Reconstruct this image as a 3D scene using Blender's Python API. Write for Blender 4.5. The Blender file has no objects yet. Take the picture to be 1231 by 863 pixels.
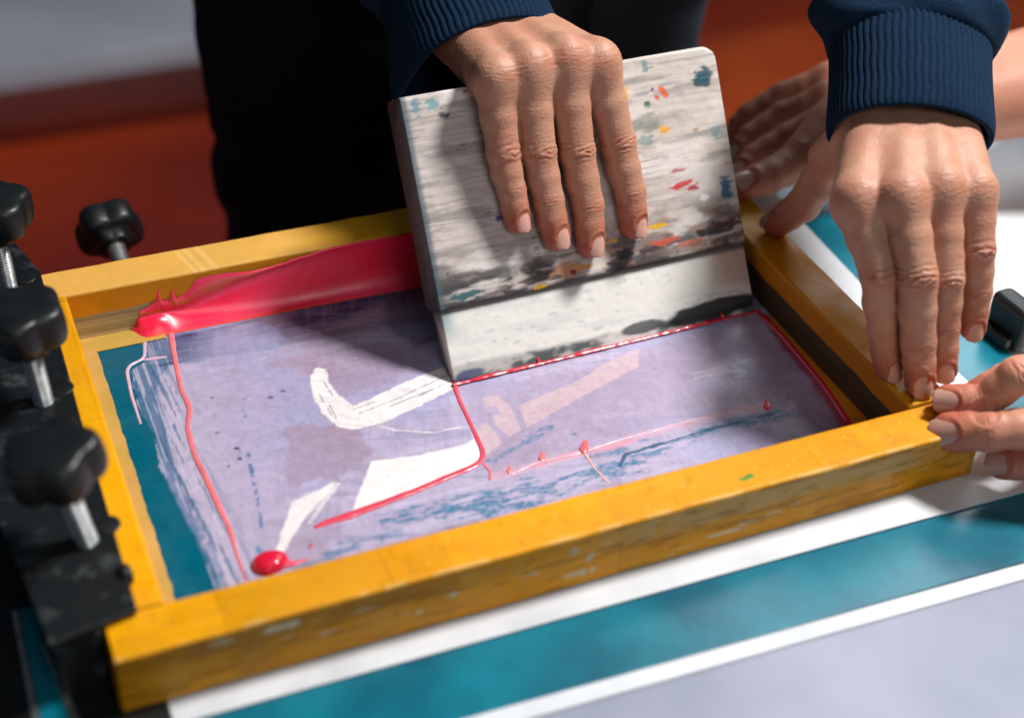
import bpy, bmesh, math, random
import numpy as np
from mathutils import Vector, Matrix

# ------------------------------------------------------------------ camera, light, exposure
scn = bpy.context.scene
COL = scn.collection
CAM_POS = Vector((-0.031432,-0.45209,0.52985))
CAM_R, CAM_U, CAM_F = Vector((0.92047,-0.38848,0.042687)), Vector((0.20515,0.57325,0.79329)), Vector((0.33264,0.72144,-0.60735))
cd = bpy.data.cameras.new('camera'); cam = bpy.data.objects.new('camera', cd); COL.objects.link(cam)
cam.matrix_world = Matrix(((CAM_R.x, CAM_U.x, -CAM_F.x, CAM_POS.x), (CAM_R.y, CAM_U.y, -CAM_F.y, CAM_POS.y),
                           (CAM_R.z, CAM_U.z, -CAM_F.z, CAM_POS.z), (0, 0, 0, 1)))
cd.sensor_width = 36.0; cd.lens = 52.929; cd.clip_start = .02; cd.clip_end = 100
cd.dof.use_dof = True; cd.dof.focus_distance = .845; cd.dof.aperture_fstop = 3.4
scn.camera = cam
w = bpy.data.worlds.new('World'); scn.world = w; w.use_nodes = True
w.node_tree.nodes['Background'].inputs[0].default_value = (.55, .78, 1.0, 1)
w.node_tree.nodes['Background'].inputs[1].default_value = .045
def lamp(name, loc, target, size, power, col):
    l = bpy.data.lights.new(name, 'AREA'); l.shape = 'DISK'; l.size = size; l.energy = power; l.color = col
    o = bpy.data.objects.new(name, l); COL.objects.link(o); o.location = loc
    o.rotation_euler = (Vector(target) - Vector(loc)).to_track_quat('-Z', 'Y').to_euler()
lamp('key_lamp', (1.12, .14, 1.52), (.33, .12, 0), .34, 46, (1, .975, .94))
lamp('front_fill', (.25, -1.4, 1.2), (.3, .15, 0), .9, 7, (1, .98, .95))  # unseen front fill, added to brighten the squeegee face
lamp('window_lamp', (1.62, 1.28, 1.3), (.45, .05, 0), 1.1, 15, (.84, .94, 1))
vs = scn.view_settings; vs.view_transform = 'Standard'; vs.look = 'None'; vs.exposure = 0.0; vs.gamma = 1.0; vs.use_curve_mapping = False

# ------------------------------------------------------------------ helpers
def s2l(r, g, b):
    f = lambda c: (c/255/12.92) if c/255 <= .04045 else ((c/255+.055)/1.055)**2.4
    return np.array([f(r), f(g), f(b)], dtype=np.float64)
def thing(name, label, cat, group=None, loc=(0, 0, 0)):
    o = bpy.data.objects.new(name, None); COL.objects.link(o); o.location = loc; o.empty_display_size = .02
    return tag(o, label, cat, group)
def tag(o, label, cat, group=None, kind=None):
    o['label'] = label
    if cat: o['category'] = cat
    if group: o['group'] = group
    if kind: o['kind'] = kind
    return o
def structure(o, label=None):
    o['kind'] = 'structure'
    if label: o['label'] = label
    return o
def mo(name, V, F, mat, parent=None, smooth=True, col=None, extra=None):
    me = bpy.data.meshes.new(name)
    V = np.asarray(V, dtype=np.float64)
    if isinstance(F, np.ndarray):
        n, k = F.shape
        me.vertices.add(len(V)); me.vertices.foreach_set('co', V.astype(np.float32).ravel())
        me.loops.add(n*k); me.loops.foreach_set('vertex_index', F.astype(np.int32).ravel())
        me.polygons.add(n); me.polygons.foreach_set('loop_start', np.arange(0, n*k, k, dtype=np.int32))
        me.update(calc_edges=True); me.validate()
    else:
        me.from_pydata([tuple(v) for v in V], [], F); me.update()
    me.polygons.foreach_set('use_smooth', np.full(len(me.polygons), smooth)); me.update()
    if col is not None:
        a = me.color_attributes.new('Col', 'FLOAT_COLOR', 'POINT')
        c = np.ones((len(V), 4), dtype=np.float32); c[:, :3] = col; a.data.foreach_set('color', c.ravel())
    if extra is not None:
        for nm, arr in extra.items():
            a = me.attributes.new(nm, 'FLOAT', 'POINT'); a.data.foreach_set('value', np.asarray(arr, dtype=np.float32))
    me.materials.append(mat)
    o = bpy.data.objects.new(name, me); COL.objects.link(o)
    if parent: o.parent = parent; o.location = -parent.location if False else (0, 0, 0)
    return o
def grid_faces(nu, nv, cu=False, flip=False):
    iu = np.arange(nu if cu else nu-1); iv = np.arange(nv-1)
    a, b_ = np.meshgrid(iu, iv, indexing='ij'); a = a.ravel(); b_ = b_.ravel(); a2 = (a+1) % nu
    f = np.stack([a*nv+b_, a2*nv+b_, a2*nv+b_+1, a*nv+b_+1], 1)
    return f[:, ::-1] if flip else f
def bevel_box(name, lo, hi, mat, parent=None, bev=.001, seg=2, mtx=None):
    bm = bmesh.new(); bmesh.ops.create_cube(bm, size=1)
    for v in bm.verts: v.co = Vector([lo[i]+(v.co[i]+.5)*(hi[i]-lo[i]) for i in range(3)])
    if bev: bmesh.ops.bevel(bm, geom=bm.edges[:], offset=bev, segments=seg, affect='EDGES', profile=.5)
    if mtx is not None: bmesh.ops.transform(bm, matrix=mtx, verts=bm.verts)
    me = bpy.data.meshes.new(name); bm.to_mesh(me); bm.free()
    for p_ in me.polygons: p_.use_smooth = False
    me.materials.append(mat); o = bpy.data.objects.new(name, me); COL.objects.link(o)
    if parent: o.parent = parent
    return o
def sstep(x, a, b_):
    t = np.clip((x-a)/(b_-a), 0, 1); return t*t*(3-2*t)
_LAT = {}
def vnoise(x, y, seed):
    r = _LAT.get(seed)
    if r is None: r = _LAT[seed] = np.random.RandomState(seed).rand(256, 256)
    xi = np.floor(x).astype(int); yi = np.floor(y).astype(int); fx = x-xi; fy = y-yi
    fx = fx*fx*(3-2*fx); fy = fy*fy*(3-2*fy); g = lambda a, b_: r[a % 256, b_ % 256]
    return (g(xi, yi)*(1-fx)+g(xi+1, yi)*fx)*(1-fy)+(g(xi, yi+1)*(1-fx)+g(xi+1, yi+1)*fx)*fy
def fbm(x, y, seed, octv=4):
    s = 0; a = .5; t = 0
    for i in range(octv):
        s = s+a*vnoise(x*2**i+17.3*i, y*2**i+5.1*i, seed+i); t += a; a *= .5
    return s/t
def pdist(X, Y, poly):
    P = np.asarray(poly, dtype=np.float64)[:, :2]; d = np.full(X.shape, 1e9); ins = np.zeros(X.shape, bool); n = len(P)
    for i in range(n):
        ax, ay = P[i]; bx, by = P[(i+1) % n]; ex, ey = bx-ax, by-ay
        t = np.clip(((X-ax)*ex+(Y-ay)*ey)/(ex*ex+ey*ey+1e-12), 0, 1)
        d = np.minimum(d, np.hypot(X-ax-t*ex, Y-ay-t*ey))
        c = (ay > Y) != (by > Y); ins ^= c & (X < (bx-ax)*(Y-ay)/(by-ay+1e-15)+ax)
    return np.where(ins, -d, d)
def ldist(X, Y, line):
    P = np.asarray(line, dtype=np.float64)[:, :2]; d = np.full(X.shape, 1e9)
    for i in range(len(P)-1):
        ax, ay = P[i]; ex, ey = P[i+1]-P[i]
        t = np.clip(((X-ax)*ex+(Y-ay)*ey)/(ex*ex+ey*ey+1e-12), 0, 1); d = np.minimum(d, np.hypot(X-ax-t*ex, Y-ay-t*ey))
    return d
class Paint:
    'colours a flat sheet point by point; coordinates in mm'
    def __init__(s, X, Y, base): s.X, s.Y = X, Y; s.C = np.zeros(X.shape+(3,))+base
    def mix(s, m, c, a=1.0):
        m = np.clip(m*a, 0, 1)[..., None]; s.C = s.C*(1-m)+np.asarray(c)*m
    def poly(s, pts, c, a=1, soft=.8, rough=1.0, freq=.12, seed=1, mod=None):
        wob = (fbm(s.X*freq, s.Y*freq, seed)-.5)*2*rough
        m = 1-sstep(pdist(s.X, s.Y, pts)+wob*2, -soft, soft)
        if mod is not None: m = m*mod
        s.mix(m, c, a)
    def line(s, pts, wd, c, a=1, soft=.5, rough=.6, freq=.25, seed=1, mod=None):
        m = 1-sstep(ldist(s.X, s.Y, pts)-wd+(fbm(s.X*freq, s.Y*freq, seed)-.5)*2*rough, -soft, soft)
        if mod is not None: m = m*mod
        s.mix(m, c, a)
    def spot(s, cx, cy, rx, ry, c, a=1, ang=0, soft=.25, rough=.35, seed=1):
        ca, sa = math.cos(ang), math.sin(ang); dx, dy = s.X-cx, s.Y-cy
        q = np.hypot((dx*ca+dy*sa)/rx, (-dx*sa+dy*ca)/ry)+(fbm(s.X*.35, s.Y*.35, seed)-.5)*2*rough
        s.mix(1-sstep(q, 1-soft, 1+soft), c, a)

# ------------------------------------------------------------------ materials
def nt(name):
    m = bpy.data.materials.new(name); m.use_nodes = True; n = m.node_tree
    return m, n, n.nodes['Principled BSDF']
def bump(n, b, scale, strength, dist=.001, detail=4, kind='noise', stretch=None, chain=None):
    tc = n.nodes.new('ShaderNodeTexCoord'); src = tc.outputs['Object']
    if stretch:
        mp = n.nodes.new('ShaderNodeMapping'); mp.inputs['Scale'].default_value = stretch; n.links.new(src, mp.inputs[0]); src = mp.outputs[0]
    if kind == 'noise':
        t = n.nodes.new('ShaderNodeTexNoise'); t.inputs['Scale'].default_value = scale; t.inputs['Detail'].default_value = detail; out = t.outputs['Fac']
    else:
        t = n.nodes.new('ShaderNodeTexVoronoi'); t.inputs['Scale'].default_value = scale; out = t.outputs['Distance']
    n.links.new(src, t.inputs['Vector'])
    bp = n.nodes.new('ShaderNodeBump'); bp.inputs['Strength'].default_value = strength; bp.inputs['Distance'].default_value = dist
    n.links.new(out, bp.inputs['Height'])
    if chain: n.links.new(chain.outputs[0], bp.inputs['Normal'])
    n.links.new(bp.outputs[0], b.inputs['Normal']); return bp
def vary(n, b, c1, c2, scale, detail=4, stretch=None, lo=.35, hi=.65):
    tc = n.nodes.new('ShaderNodeTexCoord'); src = tc.outputs['Object']
    if stretch:
        mp = n.nodes.new('ShaderNodeMapping'); mp.inputs['Scale'].default_value = stretch; n.links.new(src, mp.inputs[0]); src = mp.outputs[0]
    t = n.nodes.new('ShaderNodeTexNoise'); t.inputs['Scale'].default_value = scale; t.inputs['Detail'].default_value = detail
    n.links.new(src, t.inputs['Vector'])
    r = n.nodes.new('ShaderNodeValToRGB'); r.color_ramp.elements[0].position = lo; r.color_ramp.elements[1].position = hi
    r.color_ramp.elements[0].color = (*c1, 1); r.color_ramp.elements[1].color = (*c2, 1)
    n.links.new(t.outputs['Fac'], r.inputs[0]); n.links.new(r.outputs[0], b.inputs['Base Color']); return r
def painted(name, rough, bs=900, bstr=.15, spec=.5, stretch=None, coat=0, rv=.15, var=.13):
    m, n, b = nt(name); a = n.nodes.new('ShaderNodeAttribute'); a.attribute_name = 'Col'
    tc = n.nodes.new('ShaderNodeTexCoord')
    t = n.nodes.new('ShaderNodeTexNoise'); t.inputs['Scale'].default_value = 160; t.inputs['Detail'].default_value = 6
    n.links.new(tc.outputs['Object'], t.inputs['Vector'])
    mr = n.nodes.new('ShaderNodeMapRange'); mr.inputs[3].default_value = 1-var; mr.inputs[4].default_value = 1+var*.9
    n.links.new(t.outputs['Fac'], mr.inputs[0])
    mx = n.nodes.new('ShaderNodeMix'); mx.data_type = 'RGBA'; mx.blend_type = 'MULTIPLY'; mx.inputs[0].default_value = 1
    n.links.new(a.outputs['Color'], mx.inputs[6]); n.links.new(mr.outputs[0], mx.inputs[7]); n.links.new(mx.outputs[2], b.inputs['Base Color'])
    t2 = n.nodes.new('ShaderNodeTexNoise'); t2.inputs['Scale'].default_value = 45; t2.inputs['Detail'].default_value = 5
    n.links.new(tc.outputs['Object'], t2.inputs['Vector'])
    mr2 = n.nodes.new('ShaderNodeMapRange'); mr2.inputs[1].default_value = .3; mr2.inputs[2].default_value = .7
    mr2.inputs[3].default_value = rough-rv; mr2.inputs[4].default_value = rough+rv
    n.links.new(t2.outputs['Fac'], mr2.inputs[0]); n.links.new(mr2.outputs[0], b.inputs['Roughness'])
    b.inputs['Specular IOR Level'].default_value = spec; b.inputs['Coat Weight'].default_value = coat
    bump(n, b, bs, bstr, .0006, stretch=stretch); return m
M_tape = painted('orange_tape', .5, 260, .06, .25, var=.05)
def relief(m, scale, strength, dist):
    n = m.node_tree; b = n.nodes['Principled BSDF']; old = b.inputs['Normal'].links[0].from_node
    bump(n, b, scale, strength, dist, 3, chain=old)
relief(M_tape, 55, .35, .0015)
M_mesh = painted('inked_mesh', .33, 1400, .10, .5)
M_sq = painted('stained_wood', .6, 420, .35, .3, stretch=(.25, 1, 1))
M_rub = painted('stained_blade', .5, 500, .04, .4, var=.03)
M_ink = painted('wet_ink', .24, 120, .1, .55, coat=.3, rv=.06)
M_paste = painted('ink_paste', .34, 220, .15, .45, coat=.12, rv=.08)
def wood(name, c1, c2, stretch):
    m, n, b = nt(name); vary(n, b, c1, c2, 60, 8, stretch); b.inputs['Roughness'].default_value = .75
    bump(n, b, 90, .4, .0006, stretch=stretch); return m
M_wood_x = wood('bare_wood', s2l(150, 135, 100), s2l(205, 190, 145), (.06, 1, 6))
M_wood_y = wood('dark_bare_wood', s2l(58, 42, 26), s2l(88, 64, 38), (1, .06, 6))
def simple(name, c1, c2, scale, rough, bs=300, bstr=.1, metal=0, spec=.5, stretch=None, bd=.0006, lo=.35, hi=.65):
    m, n, b = nt(name); vary(n, b, c1, c2, scale, 6, stretch, lo, hi); b.inputs['Roughness'].default_value = rough
    b.inputs['Metallic'].default_value = metal; b.inputs['Specular IOR Level'].default_value = spec
    bump(n, b, bs, bstr, bd); return m
M_white = simple('white_board', s2l(206, 208, 212), s2l(232, 233, 236), 14, .5, 500, .05)
M_sheet = simple('white_sheet', s2l(196, 200, 206), s2l(214, 217, 222), 25, .55, 700, .06)
M_teal = simple('teal_vinyl', s2l(0, 86, 108), s2l(6, 116, 136), 18, .26, 160, .16, spec=.6)
M_grey = simple('grey_board', s2l(126, 132, 152), s2l(150, 154, 174), 9, .5, 600, .05)
M_knob = simple('black_plastic', (.004, .005, .006), (.008, .010, .011), 60, .42, 500, .1)
M_plate = simple('scuffed_black_metal', (.006, .008, .010), (.10, .11, .115), 90, .48, 300, .2, .2, .4, lo=.54, hi=.86)
M_steel = simple('zinc_bolt', (.35, .37, .38), (.6, .61, .62), 120, .33, 400, .1, .9)
M_floor = simple('red_floor', s2l(120, 28, 12), s2l(214, 76, 14), .9, .55, 3, .05, stretch=(.5, 1, 1))
M_step = simple('orange_wood', s2l(120, 36, 12), s2l(178, 70, 18), 2.5, .5, 6, .05)
M_bgwhite = simple('pale_board', s2l(170, 172, 186), s2l(205, 206, 218), 2, .6, 5, .02)
M_shade = simple('dark_red_shade', s2l(80, 24, 14), s2l(110, 34, 18), 3, .5, 8, .05)  # tone of the strip that stands in for the pale board's shade
def cloth(name, c1, c2, bs, sheen):
    m, n, b = nt(name); vary(n, b, c1, c2, 900, 3); b.inputs['Roughness'].default_value = .9; b.inputs['Specular IOR Level'].default_value = .1
    b.inputs['Sheen Weight'].default_value = sheen; b.inputs['Sheen Roughness'].default_value = .4; b.inputs['Sheen Tint'].default_value = (.35, .6, .9, 1)
    bump(n, b, bs, .5, .0008, 3); return m
M_knit = cloth('navy_knit', (.003, .012, .031), (.007, .025, .057), 1400, .08)
M_dark = cloth('black_cloth', (.005, .007, .009), (.008, .011, .014), 500, .04)
M_slate = cloth('slate_cloth', (.016, .022, .028), (.024, .032, .04), 400, .05)
def skin(name, base, red, lines=.42):
    m, n, b = nt(name)
    tc = n.nodes.new('ShaderNodeTexCoord'); a = n.nodes.new('ShaderNodeAttribute'); a.attribute_name = 'red'
    t = n.nodes.new('ShaderNodeTexNoise'); t.inputs['Scale'].default_value = 95; t.inputs['Detail'].default_value = 9; t.inputs['Roughness'].default_value = .65
    n.links.new(tc.outputs['Object'], t.inputs['Vector'])
    ad = n.nodes.new('ShaderNodeMath'); ad.operation = 'MULTIPLY_ADD'; ad.inputs[1].default_value = .9; ad.inputs[2].default_value = -.45
    n.links.new(t.outputs['Fac'], ad.inputs[0])
    ad2 = n.nodes.new('ShaderNodeMath'); ad2.operation = 'ADD'; ad2.use_clamp = True; n.links.new(ad.outputs[0], ad2.inputs[0]); n.links.new(a.outputs['Fac'], ad2.inputs[1])
    mx = n.nodes.new('ShaderNodeMix'); mx.data_type = 'RGBA'; mx.inputs[6].default_value = (*base, 1); mx.inputs[7].default_value = (*red, 1)
    n.links.new(ad2.outputs[0], mx.inputs[0]); n.links.new(mx.outputs[2], b.inputs['Base Color'])
    b.inputs['Roughness'].default_value = .5; b.inputs['Specular IOR Level'].default_value = .4
    b.inputs['Subsurface Weight'].default_value = .14; b.inputs['Subsurface Radius'].default_value = (.004, .0015, .0008); b.inputs['Subsurface Scale'].default_value = 1
    c = bump(n, b, 620, .30, .0005, kind='v'); c = bump(n, b, 260, .25, .0006, 6, chain=c)
    a1 = n.nodes.new('ShaderNodeAttribute'); a1.attribute_name = 'along'; a2 = n.nodes.new('ShaderNodeAttribute'); a2.attribute_name = 'across'
    cx = n.nodes.new('ShaderNodeCombineXYZ'); n.links.new(a1.outputs['Fac'], cx.inputs[0])
    mu = n.nodes.new('ShaderNodeMath'); mu.operation = 'MULTIPLY'; mu.inputs[1].default_value = .16; n.links.new(a2.outputs['Fac'], mu.inputs[0]); n.links.new(mu.outputs[0], cx.inputs[1])
    t3 = n.nodes.new('ShaderNodeTexNoise'); t3.inputs['Scale'].default_value = 620; t3.inputs['Detail'].default_value = 5; n.links.new(cx.outputs[0], t3.inputs['Vector'])
    b3 = n.nodes.new('ShaderNodeBump'); b3.inputs['Strength'].default_value = lines; b3.inputs['Distance'].default_value = .0006
    n.links.new(t3.outputs['Fac'], b3.inputs['Height']); n.links.new(c.outputs[0], b3.inputs['Normal']); n.links.new(b3.outputs[0], b.inputs['Normal'])
    return m
M_skin = skin('skin', s2l(190, 146, 122), s2l(168, 92, 70))
M_skin2 = skin('skin_tan', s2l(196, 142, 116), s2l(180, 100, 80), .10)
def nailmat(name, c):
    m, n, b = nt(name); vary(n, b, c*.9, c, 200, 3); b.inputs['Roughness'].default_value = .28; b.inputs['Subsurface Weight'].default_value = .15
    b.inputs['Subsurface Radius'].default_value = (.002, .001, .0006); return m
M_nail = nailmat('nail', s2l(206, 160, 145)); M_nail2 = nailmat('nail_tan', s2l(188, 144, 130))

# ------------------------------------------------------------------ setting: floor, table
W, D, H, B = .45, 0.30214, 0.03372, 0.026514
structure(bevel_box('floor', (-4, -3, -.80), (6, 7, -.78), M_floor, None, 0), 'reddish brown floor far below the table, out of focus')
structure(bevel_box('table', (-.5, -.6, -.045), (1.15, .335, -.006), M_white, None, .002), 'white table top under the printing press')


# ------------------------------------------------------------------ boards on the table
def prism(name, pts, z0, z1, mat, parent=None, bev=.0006):
    bm = bmesh.new(); vs_ = [bm.verts.new((p_[0], p_[1], z0)) for p_ in pts]; f = bm.faces.new(vs_)
    if f.normal.z > 0 or sum((pts[i][0]*pts[(i+1) % len(pts)][1]-pts[(i+1) % len(pts)][0]*pts[i][1]) for i in range(len(pts))) > 0: f.normal_flip()
    r = bmesh.ops.extrude_face_region(bm, geom=[f])
    for v in [g for g in r['geom'] if isinstance(g, bmesh.types.BMVert)]: v.co.z = z1
    bmesh.ops.recalc_face_normals(bm, faces=bm.faces[:])
    if bev: bmesh.ops.bevel(bm, geom=bm.edges[:], offset=bev, segments=2, affect='EDGES', profile=.5)
    me = bpy.data.meshes.new(name); bm.to_mesh(me); bm.free(); me.materials.append(mat)
    o = bpy.data.objects.new(name, me); COL.objects.link(o)
    if parent: o.parent = parent
    return o
tag(prism('base_board', [(.0, -.0505), (.46, -.0634), (.546, -.066), (.543, .10), (.548, .318), (.0, .318)], -.0058, -.0016, M_teal),
    'teal board lying on the white table beneath the screen frame', 'board')
tag(prism('backing_sheet', [(.0186, -.0137), (.503, -.0214), (.4975, .18), (.503, .300), (.0186, .300)], -.0014, .0, M_sheet, None, .0003),
    'white sheet between the orange frame and the teal board', 'sheet')
fb = thing('front_board', 'grey board with a white border along the bottom edge of the picture', 'board')
prism('panel', [(.02, -.0602), (.62, -.0790), (.62, -.55), (.02, -.55)], -.0058, -.0024, M_grey, fb, .0004)
prism('border_strip', [(.0, -.0500), (.62, -.0694), (.62, -.0788), (.0, -.0594)], -.0058, -.0016, M_sheet, fb, .0004)

# ------------------------------------------------------------------ printing screen
scr = thing('printing_screen', 'screen printing frame wrapped in orange tape with ink smeared mesh', 'screen')
def bar(lo, hi, mat): return bevel_box('frame_bar', lo, hi, mat, scr, .0012)
bars = {'near': bar((.0004, .0004, .0004), (W-.0004, B-.0004, H-.0004), M_wood_x), 'far': bar((.0004, D-B+.0004, .0004), (W-.0004, D-.0004, H-.0004), M_wood_x),
        'left': bar((.0004, B, .0004), (B-.0004, D-B, H-.0006), M_wood_y), 'right': bar((W-B+.0004, B, .0004), (W-.0004, D-B, H-.0006), M_wood_y)}
TAPE = s2l(228, 154, 2); TAPE_PALE = s2l(214, 168, 84); TAPE_DK = s2l(168, 108, 10); STAIN = s2l(150, 148, 140)
def tape(parent, x0, x1, inner, outer, fn, mtx, step=.0009):
    """a band of tape wrapped over a bar: profile runs up the outer side, across the top and down the inner side (inner, outer = depth covered)"""
    r = .0016; prof = []
    n1 = max(2, int(outer/.0009)); prof += [(0, H-outer+i*(outer-r)/n1) for i in range(n1)]
    prof += [(r-r*math.cos(a), H-r+r*math.sin(a)) for a in np.linspace(0, math.pi/2, 5)]
    n2 = int((B-2*r)/.0009); prof += [(r+(i+1)*(B-2*r)/n2, H) for i in range(n2)]
    prof += [(B-r+r*math.sin(a), H-r+r*math.cos(a)) for a in np.linspace(0, math.pi/2, 5)[1:]]
    n3 = max(2, int(inner/.0009)); prof += [(B, H-r-(i+1)*(inner-r)/n3) for i in range(n3)]
    prof = np.array(prof); nx = int((x1-x0)/step)+1; xs = np.linspace(x0, x1, nx)
    X = np.repeat(xs[:, None], len(prof), 1); Q = np.repeat(prof[None, :, 0], nx, 0); Z = np.repeat(prof[None, :, 1], nx, 0).copy()
    side = np.where(Q <= 1e-6, 0, np.where(Q >= B-1e-6, 2, 1))
    ln = np.concatenate([[0], np.cumsum(np.hypot(*np.diff(prof, axis=0).T))]); S_ = np.repeat(ln[None], nx, 0)
    wv = (fbm(X*60, S_*60, 3)-.5)*.0007; Z = Z+np.where(side == 1, wv, 0); Qd = Q+np.where(side == 0, -np.abs(wv)*.6, 0)+np.where(side == 2, np.abs(wv)*.6, 0)
    last = inner-r
    if inner < H-.004:   # torn lower edge of the tape on the inner side
        k = np.clip((H-r-Z)/max(last, 1e-6), 0, 1); Z = np.where(side == 2, Z+k*(fbm(X*70, X*0, 9)-.5)*.0025, Z)
    V = np.stack([X, Qd, Z], -1).reshape(-1, 3)
    C = fn(X*1000, Q*1000, Z*1000, side).reshape(-1, 3)
    V4 = np.c_[V, np.ones(len(V))] @ np.array(mtx).T
    flip = np.linalg.det(np.array(mtx)[:3, :3]) > 0
    return mo('tape', V4[:, :3], grid_faces(nx, len(prof), flip=not flip), M_tape, parent, True, C)
def base_tape(X, Q, Z, side, seed, pale=0.0):
    C = np.zeros(X.shape+(3,))+TAPE
    n = fbm(X*.012, Q*.05+Z*.05, seed)[..., None]; C = C*(.82+.36*n)
    C = C*(1-pale)+TAPE_PALE*pale
    n2 = fbm(X*.03, Q*.2+Z*.12, seed+5); C = C*(1-.10*sstep(n2, .55, .75)[..., None])
    r_ = np.random.RandomState(seed); xx = -10.0
    while xx < 470:                                  # separate lengths of tape, each a little different
        ln_ = r_.uniform(45, 120); m = ((X+(Q+Z)*r_.uniform(-.15, .15)) > xx) & (X <= xx+ln_+30); k = r_.uniform(.86, 1.1); h_ = r_.uniform(-.04, .06)
        C = np.where(m[..., None], C*np.array([k, k*(1+h_), k]), C); C = C*(1-.25*np.exp(-((X-xx)/.45)**2)[..., None]); xx += ln_
    return C
FS = [[(68.771,27.501),(76.336,27.27),(44.563,27.853),(153.55,17.855),(214.8,24.163),(224.45,18.593),(220.83,8.6099),(223.33,16.189),(225.73,8.5718),(215.96,8.6478),(298.5,8.5549),(312.52,10.766),(326.76,12.388),(338.43,15.478),(111.1,23.78),(93.21,15.313),(137.17,12.312),(193.65,16.626)]][0]
def fn_near(X, Q, Z, side):
    P_ = Paint(X, np.where(side == 0, Z, H*1000+Q), TAPE); P_.C = base_tape(X, Q, Z, side, 11)
    f = (side == 0).astype(float)
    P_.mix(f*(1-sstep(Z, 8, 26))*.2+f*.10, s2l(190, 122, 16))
    wn = fbm(X*.02, Z*.25, 31)
    m = f*sstep(X, 205, 260)*(1-sstep(X, 395, 440))*sstep(Z, 17+6*(wn-.5), 20+6*(wn-.5))*(1-sstep(Z, 31, 33.5))
    P_.mix(m*(.35+.65*fbm(X*.5, Z*.05, 33)), s2l(186, 160, 112), .95)
    P_.mix(f*(1-sstep(X, 100, 260))*sstep(Z, 15+5*wn, 22+5*wn), s2l(140, 90, 14), .6)      # brown varnish run
    rs = np.random.RandomState(4)
    for i, (x, z) in enumerate(FS):
        rx, rz = [(5, 2.2), (4.5, 2.0), (5.5, 2.4), (2.8, 1.5), (2.6, 2.0), (2.2, 2.2), (1.8, 1.8), (1.7, 1.7), (1.5, 1.6), (6, 1.2), (11, 1.1), (6, 1), (5, .9), (3, .9), (6, .9), (4, 1.1), (2, 1), (5, .8)][i]
        P_.mix(f*(1-sstep(np.hypot((X-x)/rx, (Z-z)/rz)+(fbm(X*.6, Z*.6, 40+i)-.5)*.9, .75, 1.2)), s2l(206, 192, 160), .95)
    for i in range(70):
        x, z = rs.uniform(20, 440), rs.uniform(2, 31); rx, rz = rs.uniform(.5, 5), rs.uniform(.25, .8)
        P_.mix(f*(1-sstep(np.hypot((X-x)/rx, (Z-z)/rz)+(fbm(X*.7, Z*.7, 140+i % 9)-.5)*1.1, .7, 1.2)), [s2l(120, 84, 30), s2l(196, 184, 150), s2l(96, 66, 24)][i % 3], .6)
    P_.mix(f*sstep(fbm(X*.05, Z*.35, 151), .55, .68), s2l(150, 96, 12), .6); P_.mix(f*sstep(fbm(X*.08+7, Z*.2, 153), .6, .7), s2l(206, 150, 40), .6)
    t_ = (side == 1).astype(float); P_.mix(t_*sstep(fbm(X*.03, Q*.12, 155), .56, .7), s2l(206, 140, 4), .4); P_.mix(t_*sstep(fbm(X*.2, Q*.2, 157), .68, .76), s2l(176, 118, 14), .4)
    g = [(312.44,8.661)][0]
    P_.mix((side == 1)*(1-sstep(np.hypot((X-g[0]-(Q-g[1])*.4)/4.6, (Q-g[1])/1.5)+(fbm(X*.5, Q*.5, 7)-.5)*.7, .8, 1.15)), s2l(20, 130, 50))
    e = np.exp(-((Q-.6)/.7)**2)*(side == 1)*sstep(fbm(X*.08, X*0, 61), .45, .6); P_.mix(e, s2l(236, 200, 130), .5)   # worn front edge
    for _ in range(60):
        x, q = rs.uniform(120, 440), rs.uniform(2, 24); P_.mix((side == 1)*(1-sstep(np.hypot(X-x, Q-q), .2, .6)), s2l(232, 196, 120), .6)
    return P_.C
def fn_far(X, Q, Z, side):
    P_ = Paint(X, Q, TAPE); P_.C = base_tape(X, Q, Z, side, 21, .0); top = (side == 1).astype(float)
    P_.mix(top*(1-sstep(X, 150, 230)), s2l(220, 172, 92), .75); P_.mix(top*sstep(X, 150, 230), s2l(222, 160, 30), .7)
    for x in (96, 101, 108): P_.mix(top*np.exp(-((X-x-(Q-10)*.25)/1.3)**2), s2l(235, 200, 130), .5)
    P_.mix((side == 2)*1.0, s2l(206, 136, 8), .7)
    return P_.C
def fn_right(X, Q, Z, side):
    P_ = Paint(X, Q, TAPE); P_.C = base_tape(X, Q, Z, side, 51); top = (side == 1).astype(float)
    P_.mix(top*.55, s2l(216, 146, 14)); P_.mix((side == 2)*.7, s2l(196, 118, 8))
    for (x, q, rx, rq) in ((118, 10, 3.4, 1.2), (124, 13, 1.7, 1), (112, 14, 1.4, .8)):
        P_.mix(top*(1-sstep(np.hypot((X-x)/rx, (Q-q)/rq)+(fbm(X*.6, Q*.6, 5)-.5)*.9, .7, 1.2)), s2l(186, 178, 150), .8)
    return P_.C
def fn_left(X, Q, Z, side): return base_tape(X, Q, Z, side, 71)
I4 = ((1, 0, 0, 0), (0, 1, 0, 0), (0, 0, 1, 0), (0, 0, 0, 1))
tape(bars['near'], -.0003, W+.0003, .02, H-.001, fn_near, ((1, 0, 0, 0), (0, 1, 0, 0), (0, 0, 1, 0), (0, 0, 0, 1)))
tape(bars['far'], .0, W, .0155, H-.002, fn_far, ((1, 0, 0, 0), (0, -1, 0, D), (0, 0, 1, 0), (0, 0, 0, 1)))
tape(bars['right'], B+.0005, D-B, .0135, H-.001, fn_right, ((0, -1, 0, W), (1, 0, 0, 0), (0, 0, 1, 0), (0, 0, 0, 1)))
tape(bars['left'], B, D-B, H-.002, H-.002, fn_left, ((0, 1, 0, 0), (1, 0, 0, 0), (0, 0, 1, 0), (0, 0, 0, 1)))
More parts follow.
